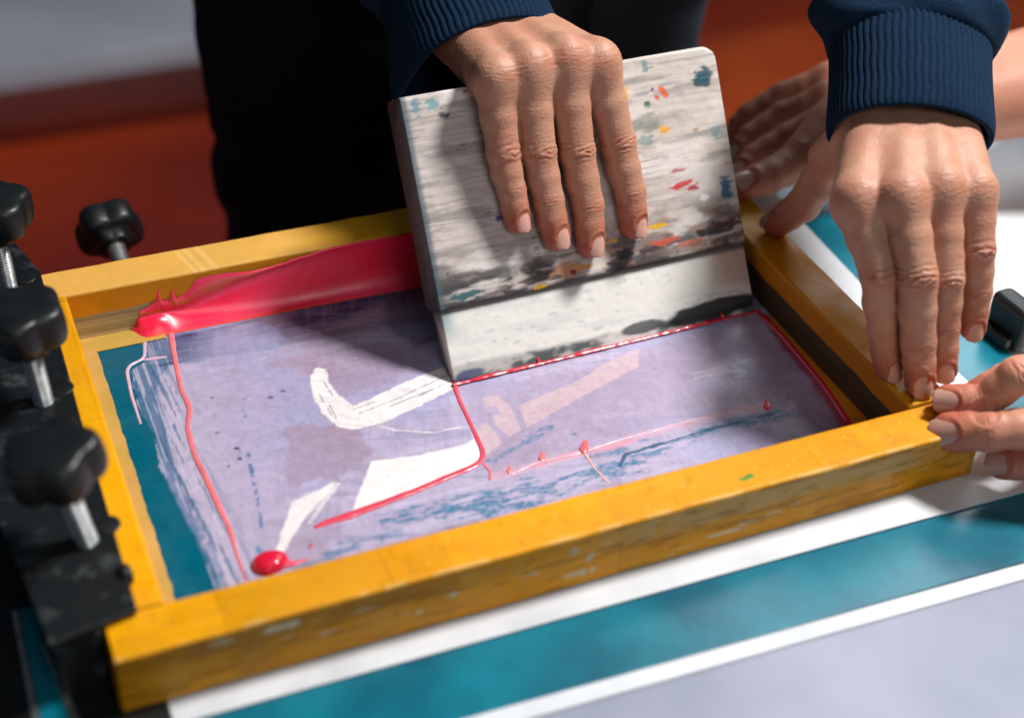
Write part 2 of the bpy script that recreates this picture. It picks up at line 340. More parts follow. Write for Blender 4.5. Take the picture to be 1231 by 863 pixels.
def end_cap(x, sgn):   # folded tape closing the ends of the near bar
    n = 26; ys = np.linspace(.0003, B-.0003, n); zs = np.linspace(.001, H-.0004, n); Y, Z = np.meshgrid(ys, zs, indexing='ij')
    Xo = x+sgn*(.0004+.0006*fbm(Y*120, Z*120, 2)+.0008*(np.abs(Y-Z*.8) < .0018)); V = np.stack([Xo, Y, Z], -1).reshape(-1, 3)
    C = base_tape(Y*1000+30, Z*1000, Z*0, Y*0, 91).reshape(-1, 3)
    mo('tape_end', V, grid_faces(n, n, flip=sgn < 0), M_tape, bars['near'], True, C)
end_cap(W, 1); end_cap(0, -1)
# the folded tape flap where the right bar meets the near bar
fl = [(W-B+.001, B+.0008, H+.0011), (W-.0015, B+.0006, H+.0012), (W-B+.0115, B+.0135, H+.0014), (W-B+.001, B+.0012, H-.006)]
mo('tape_fold', fl+[(v[0], v[1], v[2]-.0004) for v in fl], [(0, 1, 2), (0, 3, 1), (6, 5, 4), (0, 2, 6, 4), (2, 1, 5, 6)], M_tape, bars['right'], False, s2l(226, 170, 40))

# mesh with its paint layers -------------------------------------------------
res = .0008; x0, x1, y0, y1 = B-.0005, W-B+.0005, B-.0005, D-B+.0005
xs = np.arange(x0, x1, res); ys = np.arange(y0, y1, res); X, Y = np.meshgrid(xs, ys, indexing='ij'); Xm, Ym = X*1000, Y*1000
P_ = Paint(Xm, Ym, s2l(0, 92, 116)); str1 = fbm(Xm*.02, Ym*.35, 5); str2 = fbm(Xm*.25, Ym*.03, 6); blot = fbm(Xm*.03, Ym*.03, 8); fine = fbm(Xm*.3, Ym*.3, 12)
P_.C *= (.8+.4*blot[..., None])
LAV = s2l(180, 169, 197)
P_.poly([(64.017,264.6),(59.421,242.85),(51.753,237.47),(48.825,205.58),(51.703,177),(49.109,153.1),(51.38,121.25),(53.799,92.298),(54.841,50.211),(191.63,34.85),(416.56,33.002),(441.43,69.885),(421.54,180.93),(284.01,257.95),(166.8,261.57)], s2l(120, 132, 172), .92, 1.2, 1.2, .1, 2, mod=.55+.45*sstep(str2, .35, .6))
P_.poly([(65.034,225.47),(73.177,234.65),(132.74,231.62),(177.72,231.03),(238.87,227.04),(424.34,170.59),(429.02,43.357),(371.55,45.786),(302.35,49.793),(200.77,56.913),(120.96,56.23),(70.102,53.146),(55.963,57.858),(55.938,97.751),(56.418,146.96),(59.605,192.59)], LAV, .97, 1.5, 1.5, .08, 3)
P_.poly([(79.47,262.52),(232.95,261.45),(247.57,249.72),(241.22,226.21),(177.21,229.48),(134.05,236.24),(87.744,236),(74.893,242.25)], s2l(46, 60, 104), .95, 2.5, 2.0, .06, 4, mod=.45+.55*sstep(str1, .36, .58))  # navy ink streak, partly the squeegee's shadow painted in
P_.line([(66.628,237),(114.43,236.46),(169.81,238.21),(210.24,235.39)], 1.6, s2l(20, 60, 104), .8, 1.2, 1.5, .1, 9, mod=sstep(str1, .35, .6))
P_.line([(61.395,238.88),(58.489,208.22),(56.712,171.56),(56.165,140.2)], 2.2, s2l(16, 92, 128), .6, 1.5, 1.5, .1, 19, mod=sstep(str2, .4, .6))
P_.line([(56.528,123.3),(56.704,97.467),(58.119,66.436)], 4.5, s2l(80, 110, 150), .65, 3, 2, .1, 20, mod=sstep(fine, .35, .6))
for i_, (th_, fx, fy) in enumerate(((0.03, .010, .30), (-.28, .02, .22), (1.25, .016, .35))):
    u_ = Xm*math.cos(th_)+Ym*math.sin(th_); v_ = -Xm*math.sin(th_)+Ym*math.cos(th_); q_ = fbm(u_*fx, v_*fy, 200+i_)
    P_.mix(sstep(q_, .55, .72)*sstep(Xm, 70, 110), (s2l(196, 188, 214), s2l(142, 138, 170), s2l(156, 146, 176))[i_], (.5, .5, .35)[i_])
q_ = fbm(Xm*.022, Ym*.03, 210); P_.mix(sstep(q_, .5, .66)*sstep(Xm, 70, 110), s2l(160, 142, 164), .6)
q_ = fbm(Xm*.018+9, Ym*.024, 213); P_.mix(sstep(q_, .54, .7)*sstep(Xm, 70, 110), s2l(164, 166, 206), .55)
zl = 1-sstep(Xm-(Ym-150)*.0, 62, 84); sk = fbm(Xm*.55+Ym*.05, Ym*.018, 230); sk2 = fbm(Xm*1.3, Ym*.03, 231)
P_.mix(zl*sstep(sk, .50, .60), s2l(30, 96, 130), .75); P_.mix(zl*sstep(sk2, .56, .64), s2l(190, 186, 210), .6)
P_.poly([(36.106,298.83),(64.017,264.6),(59.421,242.85),(51.753,237.47),(48.825,205.58),(51.703,177),(49.109,153.1),(51.38,121.25),(53.799,92.298),(54.841,50.211),(26.941,38.386),(-7.8226,147.03)], s2l(0, 90, 114), 1, .5, .8, .25, 232)
# mauve stains left in the film, then a painted squeegee shadow
MAUVE = s2l(158, 138, 162)
P_.poly([(125.84,215.78),(173.96,219.46),(222.21,210.86),(214.69,183.93),(165.2,177.51),(149.95,175.18),(141.29,210.24)], MAUVE, .75, 4, 2, .05, 14)
P_.poly([(119.36,159.71),(155.06,146.74),(156.89,124.23),(141.43,119.28),(130.34,112.96),(107.17,109.96),(110.9,130.47)], s2l(160, 141, 163), .75, 1.6, 4.0, .09, 15)
P_.poly([(222,157.02),(293.56,155.65),(405.83,158.87),(412.74,112.93),(326.8,95.717),(238.78,90.72),(215.38,92.193)], s2l(166, 150, 178), .7, 6, 3, .04, 16)
P_.poly([(84.91,214.34),(125.96,207.6),(108.87,131.21),(91.249,84.653),(75.048,103.41),(77.677,156.73)], s2l(176, 164, 194), .6, 5, 3, .04, 17)
P_.poly([(209.92,264.84),(255.46,263.11),(245.17,215.87),(208.89,202.74),(200.64,222.88)], s2l(70, 66, 92), .65, 5, 3, .05, 18)  # squeegee's cast shadow on the mesh, painted as a dark patch
# teal paint showing through along the near bar
for i, ln in enumerate([[(148.36,73.058),(188.75,72.551),(226.72,74.122)],[(176.99,65.708),(221.63,62.427),(253.52,69.81),(281.9,67.822)],[(212.5,96.777),(229.43,102.77),(252.76,111.22)],[(261.13,86.135),(279.48,83.049),(289.73,73.52),(321.01,75.222),(345.19,81.405),(390.41,76.531)],[(111.97,61.413),(131.88,63.291),(148.89,62.005)],[(83.436,56.978),(112.67,56.881)],[(295.32,84.588),(313.05,89.303)],[(264.15,103.34),(264.02,92.332)]]):
    P_.line(ln, [5.0, 6.0, 2.2, 4.0, 3.4, 3.0, 1.6, 1.2][i], s2l(34, 112, 150), [.8, .85, .8, .8, .6, .55, .75, .8][i], 1.6, 3.2, .16, 60+i, mod=sstep(fbm(Xm*.12+Ym*.02, Ym*.5, 70+i), .38, .56)*(.5+.5*sstep(fbm(Xm*.5, Ym*.9, 170+i), .40, .56)))
P_.line([(275.63,70.118),(282.75,77.515),(302.28,78.377),(334.04,80.166),(376.33,80.078)], .9, s2l(24, 76, 112), .9, .5, 1.2, .2, 80)
for i, ln in enumerate([[(94.419,147.05),(91.293,123.89),(89.114,104.71),(86.267,89.661)],[(89.958,152.25),(89.145,144.03)],[(104.04,191.76),(101.18,177.52)],[(83.913,81.112),(80.922,74.809)]]):
    P_.line(ln, [1.0, 1.4, 1.0, 1.6][i], [s2l(50, 104, 150), s2l(38, 40, 62), s2l(90, 120, 168), s2l(70, 130, 170)][i], .85, .6, 1.4, .3, 90+i, mod=sstep(fine, .38, .5))
for i, (q, r) in enumerate(zip([(88.173,199.04),(57.419,121.65),(118.13,188.23),(126.19,191.57),(82.547,140.85),(83.87,168.94)], (1, 1.2, 1.5, 1.2, .8, .8))):
    P_.spot(q[0], q[1], r*1.3, r, s2l(96, 84, 112), .7, seed=i)
rs = np.random.RandomState(9)
for i in range(50):
    x, y = rs.uniform(70, 400), rs.uniform(40, 250); P_.spot(x, y, rs.uniform(.5, 2.5), rs.uniform(.4, .8), s2l(120, 134, 180) if i % 2 else s2l(196, 192, 216), .5, rs.uniform(-.3, .3), seed=i)
# white exposed strokes
WH = s2l(236, 230, 230)
bristle = sstep(fbm(Xm*.06-Ym*.05, Xm*.35+Ym*.5, 41), .30, .42)
P_.poly([(144.38,199.37),(149.69,205.59),(154.76,202.95),(152.68,191.56),(154.29,176.73),(158.49,165.9),(166.74,167.56),(194.38,176.55),(221.97,182.97),(218.26,161.55),(190.7,152.71),(166.73,146.22),(152.52,146.18),(145.17,152.56),(141.15,165.3),(140.47,181.72)], WH, .97, .6, .5, .3, 42, mod=.80+.20*bristle)
for ln in [[(144.36,181.88),(144.77,170.86),(145.19,161.56)],[(146.92,171.63),(146.67,158.76)],[(158.02,163),(170.82,165.3)],[(159.89,158.51),(185.01,164.08),(218.64,174.31)],[(178.26,158.75),(204.99,164.75)],[(150.04,190.9),(150.83,177.98)],[(193.69,160.94),(220.82,169.46)]]: P_.line(ln, .35, s2l(150, 140, 166), .8, .3, .5, .4, 48)
P_.line([(166.7,144.74),(173.58,138.52),(191.87,129.64),(210.85,128.7)], .5, WH, .7, .4, .6, .3, 43)
P_.poly([(153.73,118.99),(176.9,114.77),(205.26,114.49),(214.55,118.43),(211.86,103.42),(202.99,96.731),(182.81,93.003),(157.84,87.282),(132.8,87.262),(142.06,101.84)], WH, .98, .5, .35, .3, 44)
P_.poly([(104.89,102.16),(130.37,110.21),(127.04,105.33),(109.35,90.723),(98.896,78.672),(90.757,68.088),(86.815,68.947),(95.921,86.083)], WH, .92, .7, .5, .3, 45)
P_.line([(116.26,93.373),(131,107.94)], 1.2, WH, .6, .6, 1.2, .3, 46); P_.line([(109.51,85.511),(120.69,96.336)], 1.0, WH, .5, .6, 1.2, .3, 47)
# pale pink block letters of the stencil
PK = s2l(204, 178, 184)
for i, pg in enumerate([[(244.95,134.62),(288.63,145.09),(303.55,152.07),(332.44,160.34),(324.5,144.56),(303.35,137.35),(275.62,128.21),(241.91,115.91)],[(229,148.19),(237.58,148.24),(240.01,137.19),(238.37,115.7),(229.26,111.6),(226.64,122.96),(226.88,131.94),(233.03,131.24),(232.77,139.03),(227.01,139.57)],[(211.34,122.56),(222.85,128.1),(224.28,109.02),(214.2,103.28),(209.28,102.94)]]):
    P_.poly(pg, PK, .74, .5, .3, .3, 50+i)
for ln in [[(349.11,127.45),(376.6,127.56),(396.86,128.77)],[(349.52,123.19),(385.02,122.87)],[(211.62,83.113),(261.13,86.135),(313.05,89.303),(376.46,89.404)]]: P_.line(ln, .8, s2l(206, 188, 200), .6, .5, .7, .2, 53)
P_.line([(212.36,84.915),(237.16,87.042),(271.02,86.138),(312.72,88.671),(376.08,88.756)], 2.6, s2l(206, 160, 182), .6, 1.6, 2.4, .12, 57)
P_.line([(231.94,86.126),(262.55,87.06),(291.05,86.144)], 1.6, s2l(222, 140, 156), .55, 1.2, 1.6, .2, 58)
P_.poly([(410.41,161.76),(418.48,86.185),(415.83,48.154),(380.82,60.895),(373.24,102.49),(365.89,138.15)], s2l(120, 104, 136), .55, 9, 6, .04, 59)  # dark mauve patch, mostly the shadow beside the right bar painted in
# red ink smeared along the right bar
RED = s2l(226, 22, 60)
P_.poly([(416.87,165.86),(425.59,162.77),(422.92,54.704),(404.65,56.003),(410.64,82.599),(412.33,121.53)], s2l(150, 30, 66), .8, 2.0, 1.0, .1, 54)
P_.poly([(422.16,164.9),(428.17,157.29),(426.67,47.997),(413.45,52.804)], s2l(214, 130, 20), .95, .6, .6, .2, 55)
P_.line([(418.17,169.08),(419.71,143.22),(417.93,98.599),(415.68,79.187),(411.85,58.721)], 1.3, RED, 1, .5, 1.0, .2, 56)
sc_ = sstep(fbm(Xm*.9, Ym*.12, 220), .62, .75)+sstep(fbm(Xm*.12, Ym*.9, 221), .64, .76); P_.C = P_.C*(1-.10*np.clip(sc_, 0, 1)[..., None])
P_.C = P_.C*(.9+.2*fine[..., None])
Zm = .0015+.00012*fbm(Xm*.4, Ym*.4, 3); rr = np.zeros(X.shape)
mo('mesh_fabric', np.stack([X, Y, Zm], -1).reshape(-1, 3), grid_faces(len(xs), len(ys)), M_mesh, scr, True, P_.C.reshape(-1, 3))
def flat_strip(pts, c, seed):
    pts = np.array(pts); n = 140; m_ = 16; t = np.linspace(0, 1, n)[:, None, None]; s_ = np.linspace(0, 1, m_)[None, :, None]
    G = (pts[0]*(1-s_)+pts[1]*s_)*(1-t)+(pts[3]*(1-s_)+pts[2]*s_)*t
    G = G+np.stack([(fbm(G[..., 0]*150, G[..., 1]*150, seed)-.5)*.0016*(s_[..., 0] > .9), G[..., 0]*0], -1)
    V = np.concatenate([G, np.full(G.shape[:2]+(1,), .0021)], -1).reshape(-1, 3)
    nn = fbm(G[..., 0]*40, G[..., 1]*40, seed+1)[..., None]; C = c*(.8+.4*nn); k = sstep(fbm(G[..., 0]*25, G[..., 1]*60, seed+2), .55, .62)[..., None]
    C = C*(1-.5*k)+s2l(176, 150, 60)*.5*k
    mo('tape_strip', V, grid_faces(n, m_, flip=np.cross(pts[3]-pts[0], pts[1]-pts[0]) < 0), M_tape, scr, True, C.reshape(-1, 3))
flat_strip([(B, B), (0.035473,0.05697), (0.037255,0.26082), (B, D-B)], s2l(186, 150, 84), 5)
flat_strip([(B, D-B), (0.037255,0.26082), (0.07677,0.26106), (0.07677, D-B)], s2l(190, 152, 80), 8)

# ------------------------------------------------------------------ squeegee
SO = np.array((0.21867,0.1626,0.0012)); SX = np.array((0.99969,0.024713,0)); SU = np.array((-0.013096,0.52976,0.84805)); SN = np.array((0.020957,-0.84779,0.52992))
def sq(u, v, o): return SO+np.multiply.outer(u, SX)+np.multiply.outer(v, SU)+np.multiply.outer(o, SN)
sqg = thing('squeegee', 'paint stained wooden squeegee standing on the mesh under the hand', 'squeegee')
def slab(name, u0, u1, prof, mat, cfn, step=.0008, rc=0.0):
    """block swept along the squeegee; prof = closed outline (v, o); both ends capped; top corners rounded by rc"""
    prof = np.array(prof); dens = []
    for i in range(len(prof)):
        a, c = prof[i], prof[(i+1) % len(prof)]; n = max(1, int(np.hypot(*(c-a))/step)); dens += [a+(c-a)*k/n for k in range(n)]
    pr = np.array(dens); m = len(pr); us = np.concatenate([[u0, u0+.0004], np.arange(u0+.0012, u1-.001, step), [u1-.0004, u1]]); n = len(us)
    U = np.repeat(us[:, None], m, 1).copy(); Vv = np.repeat(pr[None, :, 0], n, 0).copy(); O = np.repeat(pr[None, :, 1], n, 0).copy()
    cv, co = pr[:, 0].mean(), (pr[:, 1].max()+pr[:, 1].min())/2
    for k in (0, n-1): Vv[k] += np.sign(cv-Vv[k])*.0005; O[k] += np.sign(co-O[k])*.0005
    if rc:
        vt = pr[:, 0].max(); du = U-(u1-rc); dv = Vv-(vt-rc); c = (du > 0) & (dv > 0); r_ = np.hypot(du, dv)+1e-9
        mxx = np.maximum(du, dv); s_ = np.where(c, mxx/r_, 1); U = np.where(c, u1-rc+du*s_, U); Vv = np.where(c, vt-rc+dv*s_, Vv)
    O = O+(fbm(U*300, Vv*300, 4)-.5)*.0003
    C = cfn(U*1000, Vv*1000, O*1000)
    G = SO+U[..., None]*SX+Vv[..., None]*SU+O[..., None]*SN
    V = G.reshape(-1, 3); F = grid_faces(m, n, True).tolist() if False else None
    fa = []
    idx = np.arange(n*m).reshape(n, m)
    a = idx[:-1]; b_ = idx[1:]; q = np.stack([a, np.roll(a, -1, 1), np.roll(b_, -1, 1), b_], -1).reshape(-1, 4)
    faces = q.tolist()+[list(idx[0][::-1]), list(idx[-1])]
    me = bpy.data.meshes.new(name); me.from_pydata([tuple(x) for x in V], [], faces); me.update()
    bm = bmesh.new(); bm.from_mesh(me); bmesh.ops.recalc_face_normals(bm, faces=bm.faces[:]); bm.to_mesh(me); bm.free()
    for p_ in me.polygons: p_.use_smooth = len(p_.vertices) == 4
    at = me.color_attributes.new('Col', 'FLOAT_COLOR', 'POINT'); cc = np.ones((len(V), 4), np.float32); cc[:, :3] = C.reshape(-1, 3); at.data.foreach_set('color', cc.ravel())
    me.materials.append(mat); o = bpy.data.objects.new(name, me); COL.objects.link(o); o.parent = sqg
    return o
SP = [(186.09,143.25),(187.75,145.96),(152.98,143.51),(155.3,138.25),(159.82,141.45),(148.2,135.97),(147.45,126.31),(154.72,120.69),(157.15,118.81),(138.95,125.27),(142.48,114.89),(162.09,85.745),(168.4,83.106),(175.49,75.295),(190.91,77.512),(135.41,143.84),(150.69,157.49),(189.88,111.84),(141.18,64.724),(170.51,55.083),(179.04,54.453),(133.2,52.324),(89.13,51.211),(78.347,50.939),(83.218,48.485),(116.73,53.094),(15.549,49.355),(53.005,82.53),(43.779,88.104),(62.817,66.19),(144.93,55.019),(161.31,51.825),(61.19,44.697),(23.142,149.08),(17.292,156.96),(7.2931,156.27),(37.994,160.62),(160.92,94.415),(185.36,57.295),(110.19,61.789),(99.301,59.003)]
def fn_handle(U, V, O):
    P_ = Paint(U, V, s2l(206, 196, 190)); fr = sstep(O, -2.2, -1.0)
    g1 = fbm(U*.02, V*.6, 3); g2 = fbm(U*.06, V*1.4, 7); g3 = fbm(U*.03, V*.05, 9)
    P_.mix(sstep(g1, .35, .75), s2l(172, 164, 160), .6); P_.mix(sstep(g2, .58, .72), s2l(136, 128, 128), .38); P_.mix(sstep(g3, .42, .7), s2l(224, 219, 216), .8)
    P_.mix(sstep(U, 90, 190)*sstep(V, 70, 120), s2l(206, 198, 190), .45)
    gr = sstep(fbm(U*.05, V*.12, 13), .42, .62)
    P_.mix(gr*(1-sstep(V, 62, 84)), s2l(104, 98, 100), .8)
    P_.mix(sstep(fbm(U*.03, V*.22, 19), .52, .68)*sstep(V, 60, 80), s2l(138, 132, 132), .6); P_.mix(sstep(fbm(U*.04+5, V*.1, 23), .56, .7), s2l(208, 194, 182), .4)
    P_.mix(sstep(fbm(U*.015, V*1.1, 27), .6, .68)*(.2+.8*sstep(fbm(U*.05, V*.1, 28), .5, .65)), s2l(112, 100, 94), .42)
    P_.mix(sstep(fbm(U*.06, V*.22, 17), .44, .58)*(1-sstep(V, 52, 70)), s2l(44, 42, 46), .85); P_.mix(sstep(fbm(U*.05+3, V*.18, 18), .5, .62)*(1-sstep(V, 60, 78))*sstep(U, 60, 120), s2l(96, 80, 76), .7); P_.mix(sstep(fbm(U*.09+8, V*.3, 29), .6, .68)*(1-sstep(V, 60, 78))*sstep(U, 60, 100), s2l(190, 140, 116), .4)
    P_.mix((1-sstep(V, 44.5, 47))*.8, s2l(48, 44, 48))  # lower edge darkened: thin shadow line at the step, painted in
    cols = [(8, 62, 82), (10, 74, 92), (120, 40, 120), (206, 84, 34), (214, 96, 40), (20, 110, 50), (120, 128, 122), (226, 170, 40), (222, 160, 30), (104, 124, 118), (110, 140, 140), (196, 34, 52), (170, 30, 54), (240, 240, 244), (20, 110, 150), (230, 176, 30), (120, 140, 146), (128, 150, 154), (226, 172, 20), (46, 42, 50), (60, 56, 64), (70, 62, 66), (210, 150, 60), (206, 150, 110), (110, 20, 50), (44, 42, 46), (30, 90, 96), (52, 62, 104), (46, 66, 120), (228, 228, 232), (196, 90, 70), (190, 110, 90), (230, 176, 30), (56, 62, 70), (120, 160, 168), (110, 150, 160), (200, 80, 40), (170, 100, 110), (80, 50, 56), (226, 176, 24), (150, 130, 120)]
    siz = [(5.5, 4), (5, 4.5), (1.2, 1), (1.2, 3.2), (1.6, 4), (1.7, 1.7), (6.5, 7), (1.6, 1.2), (3.4, 1.9), (3.6, 4), (5, 3), (7, 1.6), (5, 1.8), (3.2, 2.6), (3.4, 9), (1.6, 5), (2, 3.5), (4, 4), (9, 1.3), (4.5, 1.8), (6, 2.4), (7, 2.2), (6, 2), (8, 4), (2.6, 1.8), (7, 2.6), (11, 2.4), (4, 3), (2.6, 2.2), (4.5, 5), (10, 2), (8, 1.4), (4, 1.5), (2.4, 1.6), (4, 3), (3, 5), (2, 1), (6, 1), (10, 3), (4, 1), (10, 3)]
    for i, (q, c, r) in enumerate(zip(SP, cols, siz)):
        tilt = {11: .12, 3: .6, 4: .6}.get(i, 0)
        ca, sa = math.cos(tilt), math.sin(tilt); dx, dy = U-q[0], V-q[1]
        dd = np.hypot((dx*ca+dy*sa)/r[0], (-dx*sa+dy*ca)/r[1])+(fbm(U*.22, V*.6, 100+i)-.5)*1.7
        m = 1-sstep(dd, .7, 1.2)
        if i == 29: m = m*sstep(dd, .3, .7)
        P_.mix(m*fr, s2l(*c), .9 if i not in (6, 9, 10) else .6)
    rs = np.random.RandomState(12)
    for i in range(70):
        x, y = rs.uniform(0, 198), rs.uniform(45, 162); c = [(60, 66, 82), (44, 44, 52), (150, 70, 60), (90, 130, 140), (214, 206, 200)][i % 5]
        m = 1-sstep(np.hypot((U-x)/rs.uniform(.5, 3), (V-y)/rs.uniform(.3, .9))+(fbm(U*.5, V*.5, i)-.5)*.8, .7, 1.2); P_.mix(m*fr, s2l(*c), .65)
    P_.mix(fr*(1-sstep(U, .5, 3+2*g1))*.8, s2l(70, 96, 104))
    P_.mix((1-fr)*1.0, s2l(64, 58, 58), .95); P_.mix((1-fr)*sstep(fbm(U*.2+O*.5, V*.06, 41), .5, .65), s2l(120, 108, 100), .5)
    P_.mix((1-sstep(U, -.4, .8))*(1-fr), s2l(70, 62, 62), .8)  # left end darkened, its shade put into the colour
    return P_.C
t_ = .0245
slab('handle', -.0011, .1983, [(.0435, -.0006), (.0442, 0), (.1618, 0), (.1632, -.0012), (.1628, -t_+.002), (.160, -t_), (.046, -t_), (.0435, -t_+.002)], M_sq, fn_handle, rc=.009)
BS = [(52.646,1.558),(79.381,1.4692),(134.26,-0.65914),(162.9,-0.28408),(117.17,-1.9431),(27.315,5.8331),(6.2731,3.3747),(167.26,7.4773),(191.86,14.101),(135.65,6.6308)]
def fn_blade(U, V, O):
    P_ = Paint(U, V, s2l(232, 231, 226)); g = fbm(U*.03, V*.2, 5); g2 = fbm(U*.12, V*.3, 6)
    P_.mix(sstep(g, .5, .8), s2l(196, 200, 202), .4); P_.mix(sstep(g2, .68, .8), s2l(150, 164, 170), .4)
    P_.mix(sstep(U, 165, 185)*sstep(V, 16, 24), s2l(196, 160, 140), .7)
    P_.mix((1-sstep(U, 1, 7+6*g))*sstep(V, 20, 40)*.7, s2l(90, 140, 146))
    e = 11+5*(fbm(U*.05, U*0, 8)-.5)-3*sstep(U, 60, 110)
    P_.mix((1-sstep(V, e-2.5, e+1))*(.45+.55*sstep(fbm(U*.07, V*.15, 15), .38, .55))*(1-.75*sstep(U, 85, 110)*(1-sstep(U, 128, 134))), s2l(44, 58, 64), .92)
    P_.mix((1-sstep(np.hypot((U-170)/36, (V-8.5-(U-170)*.04)/6.4)+(g2-.5)*.3, .8, 1.05)), s2l(14, 24, 28), .96)
    P_.mix((1-sstep(np.hypot((U-122)/16, (V-8)/4)+(g2-.5)*.3, .8, 1.05)), s2l(66, 72, 76), .9)
    P_.mix((1-sstep(np.hypot((U-9)/10, (V-5)/3.4)+(g2-.5)*.6, .7, 1.1)), s2l(16, 52, 104), .8)
    P_.mix((1-sstep(V, .8, 2.0)), s2l(196, 20, 54), .9)
    P_.mix((V > 36)*(1-sstep(np.abs(V-43), 1, 4)), s2l(50, 50, 54), .8)  # thin shadow under the handle's step, painted on the blade
    P_.mix((O < -3.2)*1.0, s2l(52, 56, 60), .9)  # blade end's shade painted in as a dark tone
    return P_.C
slab('blade', -.0004, .1979, [(.0003, -.0042), (.0003, -.0022), (.0012, -.0016), (.0436, -.0022), (.0436, -.0165), (.014, -.0125)], M_rub, fn_blade)

# ------------------------------------------------------------------ wet ink
def ink_tube(name, pts, rad, col, label, flat=.46, z=.0016, nseg=10, grp='ink trails on the mesh'):
    pts = np.array([tuple(q[:2]) for q in pts], float); rad = np.array(rad, float)
    t = np.concatenate([[0], np.cumsum(np.hypot(*np.diff(pts, axis=0).T))]); n = max(16, int(t[-1]/.0011)); tt = np.linspace(0, t[-1], n)
    for _ in range(1): X_ = np.interp(tt, t, pts[:, 0]); Y_ = np.interp(tt, t, pts[:, 1])
    k = np.ones(7)/7
    if n > 20:
        for _ in range(2):
            xp = np.r_[np.full(3, X_[0]), X_, np.full(3, X_[-1])]; yp = np.r_[np.full(3, Y_[0]), Y_, np.full(3, Y_[-1])]; X_ = np.convolve(xp, k, 'valid'); Y_ = np.convolve(yp, k, 'valid')
    R_ = np.interp(tt, t, rad)*(.82+.36*fbm(tt*160, tt*0, len(pts)+3)); e = np.minimum(tt, t[-1]-tt); R_ = R_*np.sqrt(np.clip(e/.0012, .02, 1))
    tx = np.gradient(X_); ty = np.gradient(Y_); l = np.hypot(tx, ty)+1e-12; nx, ny = -ty/l, tx/l
    a = np.linspace(-.35, math.pi+.35, nseg); V = np.stack([X_[:, None]+nx[:, None]*R_[:, None]*np.cos(a), Y_[:, None]+ny[:, None]*R_[:, None]*np.cos(a), z+R_[:, None]*flat*np.sin(a)], -1).reshape(-1, 3)
    cc = np.asarray(col)*np.ones((len(V), 3)); vv = np.repeat(fbm(tt*70, tt*0+3, 8), nseg)[:, None]; cc = cc*(.75+.5*vv); ed = np.tile(np.abs(np.cos(a))**3, n)[:, None]; cc = cc*(1-.35*ed)+s2l(206, 150, 170)*.35*ed
    o = mo(name, V, grid_faces(n, nseg), M_ink, None, True, cc); return tag(o, label, 'ink', grp)
PINK = s2l(226, 120, 128); ROSE = s2l(222, 70, 92); REDI = s2l(218, 24, 58)
ink_tube('ink_trail', [(0.08055,0.26731,0.0015),(0.077093,0.24147,0.0015),(0.073735,0.21048,0.0015),(0.075079,0.19455,0.0015),(0.069818,0.17994,0.0015),(0.067909,0.15674,0.0015),(0.069359,0.13196,0.0015),(0.070419,0.11031,0.0015),(0.071264,0.092066,0.0015),(0.069877,0.077084,0.0015),(0.069563,0.055683,0.0015)], [.0017, .0015, .0014, .0016, .0014, .0016, .0016, .0016, .0014, .0009, .0006], PINK, 'long wavy pink ink trail running down the left of the mesh')
ink_tube('ink_trail', [(0.065583,0.26747,0.0015),(0.060943,0.24559,0.0015),(0.05315,0.24428,0.0015),(0.049458,0.23991,0.0015),(0.047368,0.2161,0.0015),(0.04699,0.18823,0.0015)], [.0010, .0011, .0010, .0010, .0010, .0006], s2l(206, 178, 200), 'thin pale lilac ink trail on the teal at the upper left of the mesh')
ink_tube('ink_trail', [(0.059905,0.24514,0.0015),(0.066372,0.24448,0.0015),(0.073305,0.24365,0.0015)], [.0008, .0013, .0009], s2l(206, 178, 200), 'short pale lilac ink dash crossing the thin trail at the upper left')
ink_tube('ink_trail', [(0.21857,0.16624,0.0015),(0.2159,0.15292,0.0015),(0.21476,0.13863,0.0015),(0.21302,0.11825,0.0015),(0.21179,0.1056,0.0015),(0.20952,0.099996,0.0015),(0.20381,0.096429,0.0015),(0.18758,0.093321,0.0015),(0.16756,0.089072,0.0015),(0.14604,0.085659,0.0015),(0.12971,0.083191,0.0015),(0.11634,0.082341,0.0015),(0.1089,0.080636,0.0015)], [.0020, .0014, .0013, .0013, .0014, .0016, .0018, .0018, .0021, .0023, .0026, .0020, .0008], ROSE, 'red ink trail hooking from the squeegee corner under the white stroke')
ink_tube('ink_trail', [(0.20811,0.097677,0.0015),(0.20934,0.0902,0.0015),(0.20679,0.082819,0.0015)], [.0008, .0009, .0012], PINK, 'tiny pink ink spur below the bend of the red trail')
ink_tube('ink_trail', [(0.21565,0.08371,0.0015),(0.23508,0.087804,0.0015),(0.25664,0.087056,0.0015),(0.28251,0.089255,0.0015),(0.31371,0.09057,0.0015),(0.35606,0.091304,0.0015),(0.37908,0.089246,0.0015)], [.0005, .0010, .0013, .0006, .0004, .0004, .0004], s2l(208, 164, 182), 'faint pink ink line parallel to the near bar', .35)
ink_tube('ink_trail', [(0.26257,0.089223,0.0015),(0.26187,0.075162,0.0015),(0.26457,0.05746,0.0015)], [.0009, .0007, .0006], s2l(222, 170, 160), 'short pale pink ink streak running to the near bar', .4)
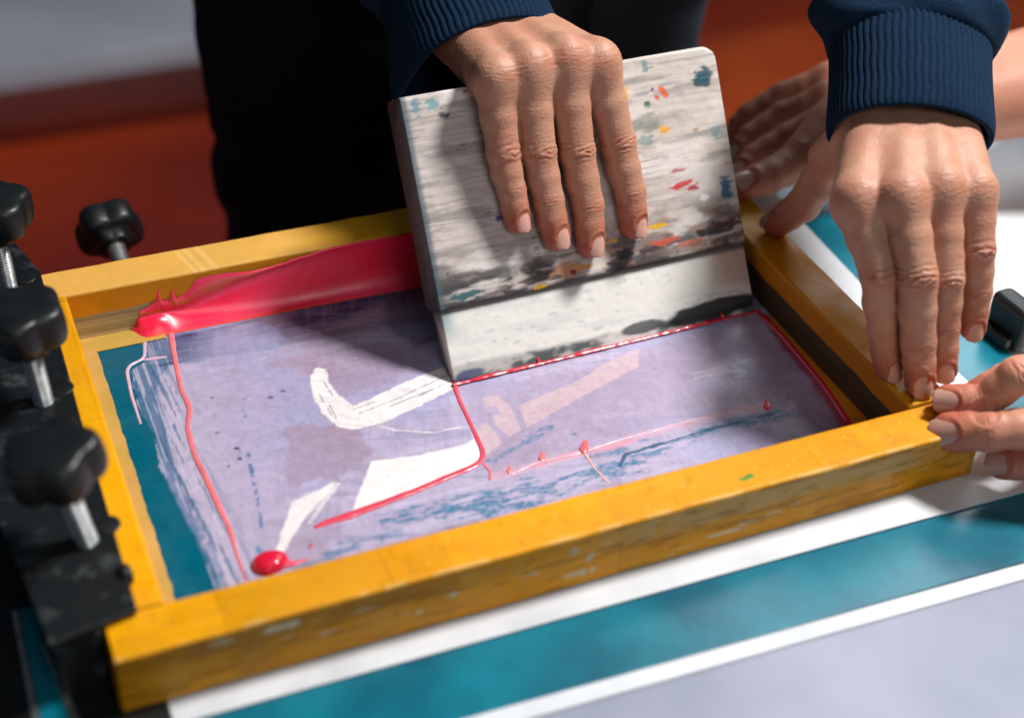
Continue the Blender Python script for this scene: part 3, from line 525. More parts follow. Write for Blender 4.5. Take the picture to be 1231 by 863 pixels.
def ink_blob(name, c, rx, ry, h, ang, col, label, tip=0.0, seed=0):
    n, m = 40, 14; a = np.linspace(0, 2*math.pi, n, endpoint=False); s_ = np.linspace(0, 1, m)
    A_, S_ = np.meshgrid(a, s_, indexing='ij'); k = 1+tip*np.clip(np.cos(A_), 0, 1)**6+.10*(fbm(np.cos(A_)*2+5, np.sin(A_)*2+5, seed)-.5)*2
    x = S_*rx*k*np.cos(A_); y = S_*ry*k*np.sin(A_); z = h*np.sqrt(np.clip(1-S_**2.4, 0, 1))
    ca, sa = math.cos(ang), math.sin(ang); V = np.stack([c[0]+x*ca-y*sa, c[1]+x*sa+y*ca, .0015+z], -1).reshape(-1, 3)
    o = mo(name, V, grid_faces(n, m, True, True), M_ink, None, True, np.asarray(col)*np.ones((len(V), 3))); return tag(o, label, 'ink', 'ink drops on the mesh')
c = (0.082682,0.064504,0.002); ink_blob('ink_drop', c, .0085, .0078, .0052, .2, s2l(214, 28, 58), 'glossy red ink drop beside the near bar at the lower left', .15, 1)
ink_tube('ink_trail', [(0.088276,0.062345,0.0015),(0.093544,0.06038,0.0015),(0.10261,0.061238,0.0015)], [.0035, .0016, .0005], ROSE, 'short red tail trailing from the round ink drop', .6)
for i, (q, lb, r) in enumerate(zip([(0.23892,0.089953,0.0015),(0.26342,0.088915,0.0015),(0.37582,0.086494,0.0015),(0.21881,0.086727,0.0015),(0.10494,0.068953,0.0015)], ('small pink ink drop on the faint line right of the red bend', 'pink ink drop at the head of the streak near the middle of the near bar', 'bright red ink drop alone at the right of the mesh', 'tiny pink ink drop nearest the red bend', 'tiny dull red ink dot right of the round red drop'), (.0024, .0034, .0026, .0018, .0012))):
    ink_blob('ink_drop', q, r*1.2, r*.8, r*.4, 1.0, [s2l(222, 110, 118), s2l(222, 100, 110), s2l(226, 50, 80), s2l(222, 120, 124), s2l(190, 70, 90)][i], lb, 1.0, i+3)
# bead of ink under the blade edge, climbing the blade in three places
iu = np.arange(-.002, .199, .0012); rr = .0013*(.5+fbm(iu*120, iu*0, 3))*(1-.35*sstep(iu, .15, .19)); 
a = np.linspace(0, 2*math.pi, 9)[:-1]; V = []
for u_, r_ in zip(iu, rr):
    for t in a: V.append(SO+SX*u_+SU*(.0010+r_*1.25*math.sin(t))+SN*(-.0002+r_*1.0*math.cos(t)))
V = np.array(V); V[:, 2] = np.maximum(V[:, 2], .0013)
tag(mo('ink_bead', V, grid_faces(len(iu), 8), M_ink, None, True, REDI*np.ones((len(V), 3))), 'line of red ink along the squeegee blade where it meets the mesh', 'ink')
for q, hgt, lb in zip(BS[:1]+BS[3:4]+[(BS[3][0]+12.5, 3)], (.0042, .0030, .0042), ('red ink dab climbing the blade left of its middle', 'small red ink dab on the dark blade stain', 'red ink dab climbing the blade near its right end')):
    n = 14; V = []
    for i in range(n):
        f_ = i/(n-1); r_ = (.0016-.0008*f_)*math.sqrt(max(0.02, 1-f_**6))
        for t in a: V.append(SO+SX*(q[0]/1000+r_*math.cos(t)-.0008*f_)+SU*(.001+hgt*f_)+SN*(-.0014+r_*.7*math.sin(t)))
    tag(mo('ink_dab', V, grid_faces(n, 8), M_ink, None, True, REDI*np.ones((len(V), 3))), lb, 'ink', 'ink dabs on the blade')
# the ink bank pulled up against the far bar
bot = np.array([tuple(q[:2]) for q in [(0.060664,0.26922,0.0015),(0.063125,0.26492,0.0015),(0.080009,0.26491,0.0015),(0.12674,0.26407,0.0015),(0.17769,0.2632,0.0015),(0.23295,0.26145,0.0015),(0.28471,0.25965,0.0015),(0.37577,0.25592,0.0015)]]); topz = np.array([tuple(q) for q in [(62.058,2.0918),(65.597,12.577),(70.532,13.767),(74.651,16.338),(75.945,17.214),(77.458,25.084),(78.397,24.866),(78.304,16.657),(82.439,16.864),(83.443,17.219),(85.051,23.911),(85.943,23.117),(86.002,16.025),(92.284,18.105),(99.891,26.948),(106.85,28.296),(131.36,25.115),(146.53,26.455),(182.54,31.596),(237.97,30.53),(290.12,31.191),(382.78,29.194)]])
bxs = np.arange(bot[1, 0]-.003, .36, .0008); nb = len(bxs); yb = D-B; dm = yb-np.interp(bxs, bot[:, 0], bot[:, 1]); hz = np.interp(bxs, topz[:, 0]/1000, topz[:, 1]/1000)
dm = dm*np.sqrt(np.clip((bxs-bxs[0])/.006, .0, 1)); hz = hz+(fbm(bxs*120, bxs*0, 5)-.5)*.002; hz = np.clip(hz, .002, H-.002)
GX = 0.11676; mrow = 34; s_ = np.linspace(0, 1, mrow); V = []; C = []
for x, d_, h_ in zip(bxs, dm, hz):
    k = np.clip((x-.06)/.02, 0, 1)
    hf = min(h_, .0085+(h_-.0085)*.92*float(sstep(np.array([x]), .085, .15)[0]))            # body of the ink, then a thin film up the wall
    for s1 in s_:
        if s1 < .7:
            t = s1/.7; bul = .0013*math.sin(math.pi*t)*(1+3.6*math.exp(-((x-bxs[0]-.013)/.009)**2))
            y_ = yb-d_*(1-t)**1.25-.0006; z_ = .0018+hf*t**2.4+bul*(.6+.4*k)
        else:
            t = (s1-.7)/.3; y_ = yb-.0006-.0007*math.sin(math.pi*t); z_ = .0018+hf+(h_-hf)*t
        V.append((x, y_, z_))
        thin = max(0, 1-s1/.10); film = 1 if s1 > .72 else 0
        c1 = s2l(250, 38, 78)*(1-.9*thin)+s2l(255, 84, 44)*.9*thin
        if film:
            o_ = float(sstep(fbm(np.array([x*90]), np.array([z_*260]), 77), .50, .60)[0])*(1-float(sstep(np.array([x]), .13, .19)[0]))*(1-float(sstep(np.array([s1]), .9, .97)[0])); gp = float(np.exp(-((x-GX)/.022)**2))*float(sstep(np.array([s1]), .74, .79)[0])*(1-float(sstep(np.array([s1]), .88, .93)[0])); o_ = max(o_, gp); c1 = c1*(1-.85*o_)+s2l(206, 112, 10)*.85*o_
        stk = float(fbm(np.array([x*14]), np.array([s1*9.0]), 83)[0]); kk = min(1, max(0, (stk-.48)*5)); c1 = c1*(1-.45*kk)+s2l(252, 84, 124)*.45*kk
        C.append(c1)
tag(mo('ink_bank', V, grid_faces(nb, mrow), M_paste, None, True, np.array(C)), 'thick red ink banked against the inner side of the far bar', 'ink')
# red ink run along the foot of the right bar
ink_tube('ink_run', [(0.4178,0.16645,0.0015),(0.41927,0.14249,0.0015),(0.41751,0.097929,0.0015),(0.4153,0.077734,0.0015),(0.41189,0.057941,0.0015)], [.0018, .0016, .0014, .0017, .0018], s2l(206, 20, 56), 'red ink run along the foot of the right bar', .5, grp=None)

# ------------------------------------------------------------------ hinge clamps and knobs
def lathe(prof, n, rf=None):
    V = []; a = np.linspace(0, 2*math.pi, n, endpoint=False)
    for r, z in prof:
        for t in a:
            k = rf(t, z) if rf else 1; V.append((r*k*math.cos(t), r*k*math.sin(t), z))
    return np.array(V), grid_faces(len(prof), n)
def close_lathe(name, prof, n, mat, parent, M, rf=None, smooth=True):
    V, _ = lathe(prof, n, rf); m = len(prof); F = []
    for i in range(m-1):
        for j in range(n): F.append((i*n+j, i*n+(j+1) % n, (i+1)*n+(j+1) % n, (i+1)*n+j))
    F.append(tuple(range(n))[::-1]); F.append(tuple((m-1)*n+j for j in range(n)))
    V = np.c_[V, np.ones(len(V))] @ np.array(M).T
    return mo(name, V[:, :3], F, mat, parent, smooth)
def axis_matrix(loc, axis, spin=0):
    q = Vector((0, 0, 1)).rotation_difference(Vector(axis)); return Matrix.Translation(loc) @ q.to_matrix().to_4x4() @ Matrix.Rotation(spin, 4, 'Z')
def star_knob(parent, loc, axis, R, h, spin, bolt_len, bolt_r=.0048):
    M = axis_matrix(loc, axis, spin)
    def rf(t, z):
        c = math.cos(5*t); k = (.5+.5*c); lob = .83+.17*(k**.7); f_ = 1 if z > -h*.45 else max(0, 1-(-h*.45-z)/(h*.25)); return 1+(lob-1)*f_
    prof = [(R*.30, -h*.62), (R*.46, -h*.62), (R*.50, -h*.58), (R*.52, -h*.40), (R*.80, -h*.36), (R*.93, -h*.32), (R*.98, -h*.2), (R*1.0, 0), (R*.985, h*.22), (R*.95, h*.31), (R*.89, h*.355), (R*.78, h*.375), (R*.4, h*.385), (R*.1, h*.388)]
    k = close_lathe('knob', prof, 90, M_knob, parent, M, rf)
    pr = [(bolt_r*.86, -h*.5-bolt_len)]; z = -h*.5-bolt_len; pitch = .0016
    while z < -h*.5:
        pr += [(bolt_r*.86, z+.0002), (bolt_r, z+pitch*.5), (bolt_r, z+pitch*.6)]; z += pitch
    close_lathe('bolt', pr, 24, M_steel, k, M, None, False)
    return k
hc = thing('hinge_clamp', 'black metal hinge clamp with star knobs gripping the left bar', 'clamp')
EDGE = [(0.01679,0.29857,0.03672),(0.014658,0.16162,0.03672),(0.01399,0.020421,0.03672)]
pl = prism('plate', [(-.0245, .0148), (.0142, .0222), (.0147, .16), (.0166, .298), (.003, .352), (-.046, .352), (-.036, .12)], H+.0012, H+.0046, M_plate, hc, .0008)
prism('lower_jaw', [(-.0235, .018), (-.0028, .018), (-.0028, .345), (-.0235, .345)], -.001, H+.001, M_plate, hc, .0012)
prism('base', [(-.016, -.075), (.0184, -.075), (.0184, .0), (.0184, .325), (-.0260, .325), (-.0260, .05)], -.0055, .0003, M_knob, hc, .0003)
close_lathe('hinge_pin', [(.0042, -.0025), (.0048, -.0022), (.0048, .0022), (.0036, .003)], 20, M_plate, hc, axis_matrix((.0135, .046, H+.0028), (1, .1, 0)))
for k_, (bx, by) in enumerate([(-0.0023807,0.28792),(-0.00037466,0.1812),(0.0019228,0.072577)]):
    kz = H+.0046+.049; tl = (-.02, -.06, -.16)[k_]; star_knob(hc, (bx+tl*.049, by, kz), (tl, .03, 1), .0225, .027, .2+k_*.45, .0365, .0052)
    close_lathe('bolt_hole', [(.0062, 0), (.0064, .0006), (.0058, .0008)], 24, M_knob, pl, axis_matrix((bx+.010, by+.006, H+.0044), (0, 0, 1)))
fk = thing('hinge_clamp', 'black star knob on a tilted clamp behind the far bar', 'clamp')
kp = Vector((0.070773,0.40866,-0.012)); ax = Vector((-.06, .93, .30)).normalized()
star_knob(fk, kp, ax, .0225, .026, .3, .04, .006)
e_ = kp-ax*.052
bevel_box('bracket', (e_.x-.02, e_.y-.006, -.10), (e_.x+.02, e_.y+.012, e_.z+.004), M_plate, fk, .002)
rl = thing('side_rail', 'teal rail with bright metal edges left of the hinge clamp', 'rail')
def strip_px(name, pts, z0, z1, mat): prism(name, pts, z0, z1, mat, rl, .0005)
strip_px('rail_face', [(-0.033728,0.078174,0),(-0.024632,0.078137,0),(-0.021586,-0.012415,0),(-0.034706,-0.012026,0)], -.0058, .0000, M_teal)
strip_px('metal_edge', [(-0.036737,0.077686,0.0005),(-0.034083,0.077808,0.0005),(-0.035027,-0.012317,0.0005),(-0.038405,-0.011942,0.0005)], -.0058, .0008, M_steel)
strip_px('metal_edge', [(-0.027243,0.051708,0.0005),(-0.024635,0.051792,0.0005),(-0.016367,-0.014833,0.0005),(-0.021098,-0.013952,0.0005)], -.0058, .0010, M_steel)
tag(prism('press_bed', [(-.24, -.2), (-.001, -.2), (-.001, .33), (-.24, .33)], -.0059, -.0006, M_knob, None, .002), 'black metal bed of the press at the left edge of the picture', 'press')
tag(bevel_box('corner_block', (-.088, .13, -.0006), (-.056, .30, .006), M_teal, None, .001), 'teal block showing past the black clamp at the left edge', 'block')
# black clip at the right end of the teal board
cb = thing('edge_clip', 'black plastic clip on the right edge of the teal board', 'clip')
cc_ = (0.54822,0.096962,0)
Mc = Matrix.Translation((cc_[0], cc_[1], 0)) @ Matrix.Rotation(math.radians(4), 4, 'Z')
bevel_box('body', (-.004, -.014, -.004), (.012, .016, .026), M_knob, cb, .005, 4, Mc)
bevel_box('jaw', (-.010, -.010, -.001), (-.002, .012, .007), M_knob, cb, .002, 3, Mc)

# ------------------------------------------------------------------ people: implicit skin surfaces
def smin(a, b_, k):
    h = np.maximum(k-np.abs(a-b_), 0)/k; return np.minimum(a, b_)-h*h*k*.25
class Field:
    def __init__(s, lo, hi, res):
        s.lo = np.array(lo, float); s.res = res; s.n = np.ceil((np.array(hi)-s.lo)/res).astype(int)+1
        s.ax = [(s.lo[i]+np.arange(s.n[i])*res).astype(np.float32) for i in range(3)]
    def new(s): return np.full(s.n, .03, np.float32)
    def cone(s, G, a, b_, ra, rb, k, flat=None):
        a = np.array(a, float); b_ = np.array(b_, float); pad = max(ra, rb)+k+.006
        l = np.clip(((np.minimum(a, b_)-pad-s.lo)/s.res).astype(int), 0, s.n); h = np.clip(((np.maximum(a, b_)+pad-s.lo)/s.res).astype(int)+2, 0, s.n)
        if np.any(h <= l): return
        sl = tuple(slice(l[i], h[i]) for i in range(3)); x, y, z = np.meshgrid(*[s.ax[i][sl[i]] for i in range(3)], indexing='ij', sparse=True)
        e = b_-a; ee = max(e@e, 1e-12); t = np.clip(((x-a[0])*e[0]+(y-a[1])*e[1]+(z-a[2])*e[2])/ee, 0, 1).astype(np.float32)
        dx, dy, dz = x-a[0]-t*e[0], y-a[1]-t*e[1], z-a[2]-t*e[2]
        if flat is not None:
            f, am = flat; pr = dx*f[0]+dy*f[1]+dz*f[2]; q = pr*(am-1); dx = dx+q*f[0]; dy = dy+q*f[1]; dz = dz+q*f[2]
        d = np.sqrt(dx*dx+dy*dy+dz*dz)-(ra+(rb-ra)*t); G[sl] = smin(G[sl], d.astype(np.float32), k)
    def mesh(s, G):
        n = s.n; sg = G < 0
        c = np.zeros(n-1, np.uint8)
        offs = [(i, j, k) for i in (0, 1) for j in (0, 1) for k in (0, 1)]
        for o in offs: c += sg[o[0]:n[0]-1+o[0], o[1]:n[1]-1+o[1], o[2]:n[2]-1+o[2]]
        act = np.argwhere((c > 0) & (c < 8)); vid = np.full(n-1, -1, np.int64); vid[tuple(act.T)] = np.arange(len(act))
        cv = np.stack([G[act[:, 0]+o[0], act[:, 1]+o[1], act[:, 2]+o[2]] for o in offs], 1).astype(float)
        acc = np.zeros((len(act), 3)); cnt = np.zeros(len(act))
        for i in range(8):
            for j in range(i+1, 8):
                if sum(abs(offs[i][q]-offs[j][q]) for q in range(3)) != 1: continue
                m = (cv[:, i] < 0) != (cv[:, j] < 0); t = cv[m, i]/(cv[m, i]-cv[m, j]); acc[m] += np.array(offs[i])+t[:, None]*(np.array(offs[j])-np.array(offs[i])); cnt[m] += 1
        V = s.lo+(act+acc/cnt[:, None])*s.res; F = []
        for ax in range(3):
            d = [0, 0, 0]; d[ax] = 1; A_ = sg[:n[0]-d[0], :n[1]-d[1], :n[2]-d[2]]; B_ = sg[d[0]:, d[1]:, d[2]:]
            ed = np.argwhere(A_ != B_); u, w_ = (ax+1) % 3, (ax+2) % 3
            ed = ed[(ed[:, u] > 0) & (ed[:, w_] > 0) & (ed[:, u] < n[u]-1) & (ed[:, w_] < n[w_]-1)]
            ou = np.zeros(3, int); ou[u] = 1; ow = np.zeros(3, int); ow[w_] = 1
            q = np.stack([vid[tuple((ed-ou-ow).T)], vid[tuple((ed-ow).T)], vid[tuple(ed.T)], vid[tuple((ed-ou).T)]], 1)
            fl = A_[tuple(ed.T)]; q = np.where(fl[:, None], q, q[:, ::-1]); F.append(q)
        F = np.concatenate(F); F = F[(F >= 0).all(1)]
        return V, F
def relax(V, F, it, lam=.5):
    e = np.concatenate([F[:, [0, 1]], F[:, [1, 2]], F[:, [2, 3]], F[:, [3, 0]]])
    deg = np.bincount(e[:, 0], minlength=len(V)).astype(float)[:, None]+1e-9
    for i in range(it):
        A_ = np.stack([np.bincount(e[:, 0], V[e[:, 1], k], len(V)) for k in range(3)], 1)/deg; V = V+(A_-V)*(lam if i % 2 == 0 else -lam*.9)
    return V
def vnormals(V, F):
    fn = np.cross(V[F[:, 2]]-V[F[:, 0]], V[F[:, 3]]-V[F[:, 1]]); N = np.zeros_like(V)
    for k in range(4):
        for c in range(3): N[:, c] += np.bincount(F[:, k], fn[:, c], len(V))
    return N/(np.linalg.norm(N, axis=1, keepdims=True)+1e-12)
def unit(v): v = np.array(v, float); return v/np.linalg.norm(v)
def hand(parent, fingers, thumb, wrist, fore, dors, res, mat, nmat, latw=.0115, rw=.0165, fore_r=.024, wrink=1.0, thick=1.0, tend=1.0, knuck=.0024):
    """fingers: [(joints MCP PIP DIP TIP, radii, dorsal direction)], index first; fore = far end of the forearm"""
    wrist = np.array(wrist, float); fore = np.array(fore, float); dors = unit(dors); chains = list(fingers)+([thumb] if thumb else [])
    allp = np.concatenate([np.array(c[0], float) for c in chains]+[wrist[None], fore[None]]); F_ = Field(allp.min(0)-.05, allp.max(0)+.05, res)
    lat = np.array(fingers[0][0][0])-np.array(fingers[-1][0][0]); lat = unit(lat-dors*(lat@dors)); palm = F_.new(); nf = len(fingers)
    for i, (J, R, dv) in enumerate(fingers):
        J = np.array(J, float); mcp = J[0]; car = wrist+lat*latw*((nf-1)/2-i); R0 = R[0]
        F_.cone(palm, mcp, car, R0*1.02, rw*.82, .009); F_.cone(palm, mcp-dors*.008*thick, car-dors*.006, R0*.95, rw*.85, .010)
        F_.cone(palm, mcp+dors*knuck, mcp+dors*(knuck-.0002), R0*.93, R0*.93, .006); F_.cone(palm, mcp+dors*(R0-.0022)*tend, car+dors*.0085, .0020, .0014, .007)
        if i < nf-1:
            J2 = np.array(fingers[i+1][0], float); wb = (J[0]*.82+J[1]*.18+J2[0]*.82+J2[1]*.18)/2-dors*.008; F_.cone(palm, (J[0]+J2[0])/2-dors*.006, wb, .0075, .0040, .006)
    F_.cone(palm, wrist+lat*.012, fore+lat*.014, rw, fore_r, .016); F_.cone(palm, wrist-lat*.012, fore-lat*.014, rw, fore_r, .016)
    if thumb:
        T_ = np.array(thumb[0], float); F_.cone(palm, T_[0], T_[1], thumb[1][0]*1.15, thumb[1][1]*1.1, .014); F_.cone(palm, T_[0], wrist, thumb[1][0], rw, .014)
        i0 = np.array(fingers[0][0][0]); F_.cone(palm, T_[0]*.4+T_[1]*.6-dors*.002, i0*.55+wrist*.45-dors*.008, .009, .012, .016)
    G = palm.copy()
    for J, R, dv in chains:
        J = np.array(J, float); f = F_.new()
        for a in range(3):
            p0, p1 = J[a], J[a+1]; r0, r1 = R[a], R[a+1]; mid = (p0+p1)/2; d_ = unit(p1-p0)
            rm = (r0+r1)/2*((.985, .945, .985)[a]); F_.cone(f, p0, mid, r0, rm, .0015); F_.cone(f, mid, p1, rm, r1, .0015)
            if a < 2: F_.cone(f, mid-unit(dv)*R[a]*.16, mid-unit(dv)*R[a]*.18, rm*.95, rm*.95, .004)
        F_.cone(f, J[2]*.45+J[3]*.55-unit(dv)*R[3]*.18, J[3]-unit(dv)*R[3]*.12, R[3]*.98, R[3]*.93, .003)
        G = np.minimum(G, smin(palm, f, .005))
    V, F = F_.mesh(G); V = relax(V, F, 6); N = vnormals(V, F); red = np.full(len(V), .25); disp = np.zeros(len(V))
    for ci, (J, R, dv) in enumerate(chains):
        J = np.array(J, float); rw_ = np.random.RandomState(31+ci*7+int(1e4*abs(wrist[0])) % 97); jit = rw_.uniform(.75, 1.25, 6)
        tip = unit(J[3]-J[2]); dd = np.linalg.norm(V-(J[3]+tip*R[3]*.3), axis=1); near = dd < .03
        red[near] = np.maximum(red[near], .25+.75*(1-sstep(dd[near], R[3]*.7, R[3]*3.2)))
        for a, amp, wd, per in ((1, .00066, .0052, .0025), (2, .00030, .0028, .0019)):
            ax_ = unit(unit(J[a]-J[a-1])+unit(J[a+1]-J[a])); dl = unit(dv-ax_*(np.array(dv)@ax_)); la = np.cross(ax_, dl)
            r = V-J[a]; s_ = r@ax_; q = r@dl/R[a]; l = r@la/R[a]; m = (np.abs(s_) < .013) & (np.linalg.norm(r, axis=1) < R[a]*1.7) & (q > -.1)
            sm, qm, lm = s_[m], q[m], l[m]; msk = sstep(qm, .15, .7)*np.exp(-(sm/(wd*jit[0]))**2)*(.55+.9*fbm(lm*2.2+3, sm*300, 91+ci))
            bow = sm-np.sign(sm)*.0011*lm**2*(1 if a == 1 else .3); wr = fbm(lm*3+9, sm*500, 5+a)-.5
            ov = np.sqrt((sm/(.0058*jit[a]))**2+(lm/.8)**2)*np.sign(sm+.0004*(jit[2]-1)*9); mixo = .55*jit[3] if a == 1 else .1
            ph = ((1-mixo)*bow/per+mixo*ov*1.9)*2*math.pi*jit[a+3]+wr*5.0+jit[2]*4; rip = -np.clip(np.cos(ph), -.25, 1)
            disp[m] += wrink*amp*rip*msk*(1-.55*lm**2)+.0003*wrink*np.exp(-(sm/.004)**2)*sstep(qm, .5, .9)*(a == 1)
            red[m] = np.clip(red[m]+.42*msk*np.clip(np.cos(ph), 0, 1)+.12*msk, 0, 1)
            # palmar creases
        # knuckle lines over the MCP
        r = V-J[0]; ax_ = unit(J[1]-J[0]); s_ = r@ax_; la = np.cross(ax_, dors); l = r@la; m = (np.linalg.norm(r+dors*0, axis=1) < R[0]*2.0) & ((N@dors) > .2)
        ph = s_[m]/.0028*2*math.pi+fbm(l[m]*260+5, s_[m]*220, 3)*22; k = np.exp(-(s_[m]/.008)**2-(l[m]/.009)**2); disp[m] += wrink*.00010*np.sin(ph)*k; red[m] = np.clip(red[m]+.12*k, 0, 1)
        # nail bed: sunk plate with a raised fold
        ax_ = tip; dl = unit(np.array(dv)-ax_*(np.array(dv)@ax_)); la = np.cross(ax_, dl); r = V-J[3]; s_ = (r@ax_)/R[3]; l = (r@la)/R[3]; q = (r@dl)/R[3]; m = (q > .05) & (np.abs(s_) < 1.6) & (np.abs(l) < 1.2)
        e = np.sqrt(((s_[m]-.12)/.98)**2+(l[m]/.80)**2); disp[m] += -.0006*(1-sstep(e, .78, .98))+.0004*np.exp(-((e-1.1)/.12)**2)*(s_[m] < .7)
    V = V+N*disp[:, None]; red += (fbm(V[:, 0]*70+3, V[:, 1]*70+V[:, 2]*50, 4)-.5)*.35
    best = np.full(len(V), 1e9); lx = np.zeros(len(V)); ly = np.zeros(len(V)); off = 0.0
    for J, R, dv in chains:
        J = np.array(J, float); cum = 0
        for a in range(3):
            e = J[a+1]-J[a]; L_ = np.linalg.norm(e); e = e/L_; r = V-J[a]; s_ = r@e; tcl = np.clip(s_, 0, L_); d_ = np.linalg.norm(r-tcl[:, None]*e, axis=1); la = np.cross(e, unit(dv)); m = d_ < best
            best[m] = d_[m]; lx[m] = (cum+s_[m])+off; ly[m] = (r@la)[m]; cum += L_
        off += .3
    ho = mo('hand', V, F, mat, parent, True, None, {'red': np.clip(red, 0, 1), 'along': lx, 'across': ly})
    for J, R, dv in chains:
        J = np.array(J, float); ax_ = unit(J[3]-J[2]); dl = unit(np.array(dv)-ax_*(np.array(dv)@ax_)); la = np.cross(ax_, dl); R3 = R[3]; n = 15; Vn = []
        for i in range(n):
            s_ = -1+2*i/(n-1); sv = .10+.92*s_; wd = .98*(max(0, 1-abs(s_)**(3.2 if s_ < 0 else 5.0)))**.42+.02
            for j in range(n):
                u = (-1+2*j/(n-1))*wd; an = u*.92; rad = R3*(.985-.085*max(0, sv)**2-.03*u*u)+.0001
                Vn.append(J[3]+ax_*R3*sv*(1.0)+(dl*math.cos(an)*.97+la*math.sin(an))*rad)
        mo('nail', Vn, grid_faces(n, n, flip=True), nmat, ho, True)
    return ho
def tube(name, path, radfn, nth, mat, parent, ref, mid=None):
    """cloth tube swept along path; radfn(i, s, theta) -> (ra, rb) for arc length s"""
    path = np.array(path, float); t = np.concatenate([[0], np.cumsum(np.linalg.norm(np.diff(path, axis=0), axis=1))]); V = []
    th = np.linspace(0, 2*math.pi, nth, endpoint=False); tg = np.gradient(path, axis=0); ref = np.array(ref, float)
    for i, (p0, s_) in enumerate(zip(path, t)):
        d_ = unit(tg[i]); a_ = unit(ref-d_*(ref@d_)); b_ = np.cross(d_, a_); V.append(p0+np.outer(*(np.array(radfn(s_, th)[0])*np.cos(th), a_))+np.outer(radfn(s_, th)[1]*np.sin(th), b_))
    return mo(name, np.concatenate(V), grid_faces(len(path), nth, False)[:0] if False else tube_faces(len(path), nth), mat, parent, True)
def tube_faces(n, m):
    i, j = np.meshgrid(np.arange(n-1), np.arange(m), indexing='ij'); i = i.ravel(); j = j.ravel(); j2 = (j+1) % m
    return np.stack([i*m+j, i*m+j2, (i+1)*m+j2, (i+1)*m+j], 1)
def bez(P, n):
    P = [np.array(q, float) for q in P]; out = []
    for t in np.linspace(0, 1, n):
        Q = P
        while len(Q) > 1: Q = [Q[i]*(1-t)+Q[i+1]*t for i in range(len(Q)-1)]
        out.append(Q[0])
    return np.array(out)
def sleeve(parent, start, elbow, shoulder, ref, ra, rb, ribs, cuff_len, seed, droop=0.0, puff=1.3):
    start, elbow, shoulder = (np.array(q, float) for q in (start, elbow, shoulder)); d_ = unit(elbow-start)
    slv_path = np.concatenate([start[None]+d_*np.linspace(cuff_len-.006, np.linalg.norm(elbow-start)*.75, 60)[:, None], bez([start+(elbow-start)*.76, elbow+(elbow-start)*.12, elbow+(shoulder-elbow)*.2, shoulder], 40)])
    def rs_(s_, th):
        k = 1+(puff-1)*(1-math.exp(-max(s_, 0)/.010))-.10*math.exp(-((s_-.06)/.02)**2)+.10*min(1, s_/.3)
        f = 1+.045*np.sin(3*th+s_*60+seed)+.05*np.sin(2*th-s_*130+seed*2)*min(1, s_/.02)+.03*np.sin(5*th+s_*220)
        if s_ < .0015: k = .93
        return ra*k*f, rb*k*f
    so = tube('sleeve', slv_path, rs_, 96, M_knit, parent, ref)
    n = 58; inner = [start+d_*x for x in np.linspace(.022, .0008, 14)]; outer = [start+d_*x for x in np.linspace(0, cuff_len, n)]
    pth = np.array(inner+outer); state = {'i': 0}
    V = []; nth = ribs*8; th = np.linspace(0, 2*math.pi, nth, endpoint=False); a_ = unit(np.array(ref)-d_*(np.array(ref)@d_)); b_ = np.cross(d_, a_)
    for i, p0 in enumerate(pth):
        ins = i < 14; s_ = np.linalg.norm(p0-start); edge = math.exp(-s_/.003)
        rib = .00095*np.abs(np.cos(ribs/2*th+.25*np.sin(s_*300+3*th)))**.8*(1-.5*edge)+.00025*np.sin(ribs/2*3*th+s_*2600)*0
        wob = 1+.018*np.sin(3*th+seed)+.014*np.sin(2*th+s_*70+seed)+.06*s_/cuff_len*0
        off = -.0035 if ins else (-.0012*edge)
        A1 = (ra*wob+off+rib*(not ins)); B1 = (rb*wob+off+rib*(not ins)); fl = droop*np.clip(-np.cos(th), 0, 1)**6*max(0, 1-s_/.05)
        V.append(p0+np.outer(np.cos(th)*(A1+fl), a_)+np.outer(np.sin(th)*B1, b_)-np.outer(fl*.5, d_))
    mo('cuff', np.concatenate(V), tube_faces(len(pth), nth), M_knit, so, True)
    return so

p1 = thing('person', 'person in a navy sweatshirt pressing the squeegee and the frame corner', 'person')
# right hand on the squeegee
OFF = [0.021,0.013,0.0095,0.0075]
A_idx = [(0.32813,0.23381,0.15042),(0.33625,0.2165,0.1073),(0.3407,0.20394,0.08044),(0.34098,0.19558,0.063279)]
A_mid = [(0.3083,0.23496,0.15494),(0.30944,0.2153,0.10739),(0.31278,0.20188,0.078248),(0.31176,0.19192,0.059134)]
A_rng = [(0.28607,0.23466,0.15345),(0.28637,0.21702,0.11012),(0.28892,0.2054,0.084824),(0.29102,0.19584,0.066225)]
A_pky = [(0.26673,0.23556,0.14999),(0.26609,0.21945,0.11197),(0.26825,0.21058,0.092985),(0.26976,0.20278,0.077037)]
dA = SN+SX*.35
A_w = np.array((0.29125,0.3127,0.14471)); A_f = np.array((0.30275,0.39408,0.16205))
dorsA = unit(np.cross(np.array(A_idx[0])-np.array(A_pky[0]), A_w-(np.array(A_mid[0])+np.array(A_rng[0]))/2)); dorsA = dorsA*np.sign(dorsA @ np.array((0, -.4, 1)))
A_th = [(0.34581,0.27068,0.12378),(0.36093,0.26812,0.10777),(0.36239,0.25693,0.09358),(0.36304,0.24968,0.084799)]
hand(p1, [(A_idx, (.0113, .0103, .0090, .0075), SN+SX*.45), (A_mid, (.0115, .0105, .0093, .0078), dA), (A_rng, (.0113, .0102, .0091, .0076), dA), (A_pky, (.0107, .0096, .0083, .0069), dA)],
     (A_th, (.0120, .0110, .0100, .0085), -SN), A_w, A_f, dorsA, .0008, M_skin, M_nail, rw=.0172)
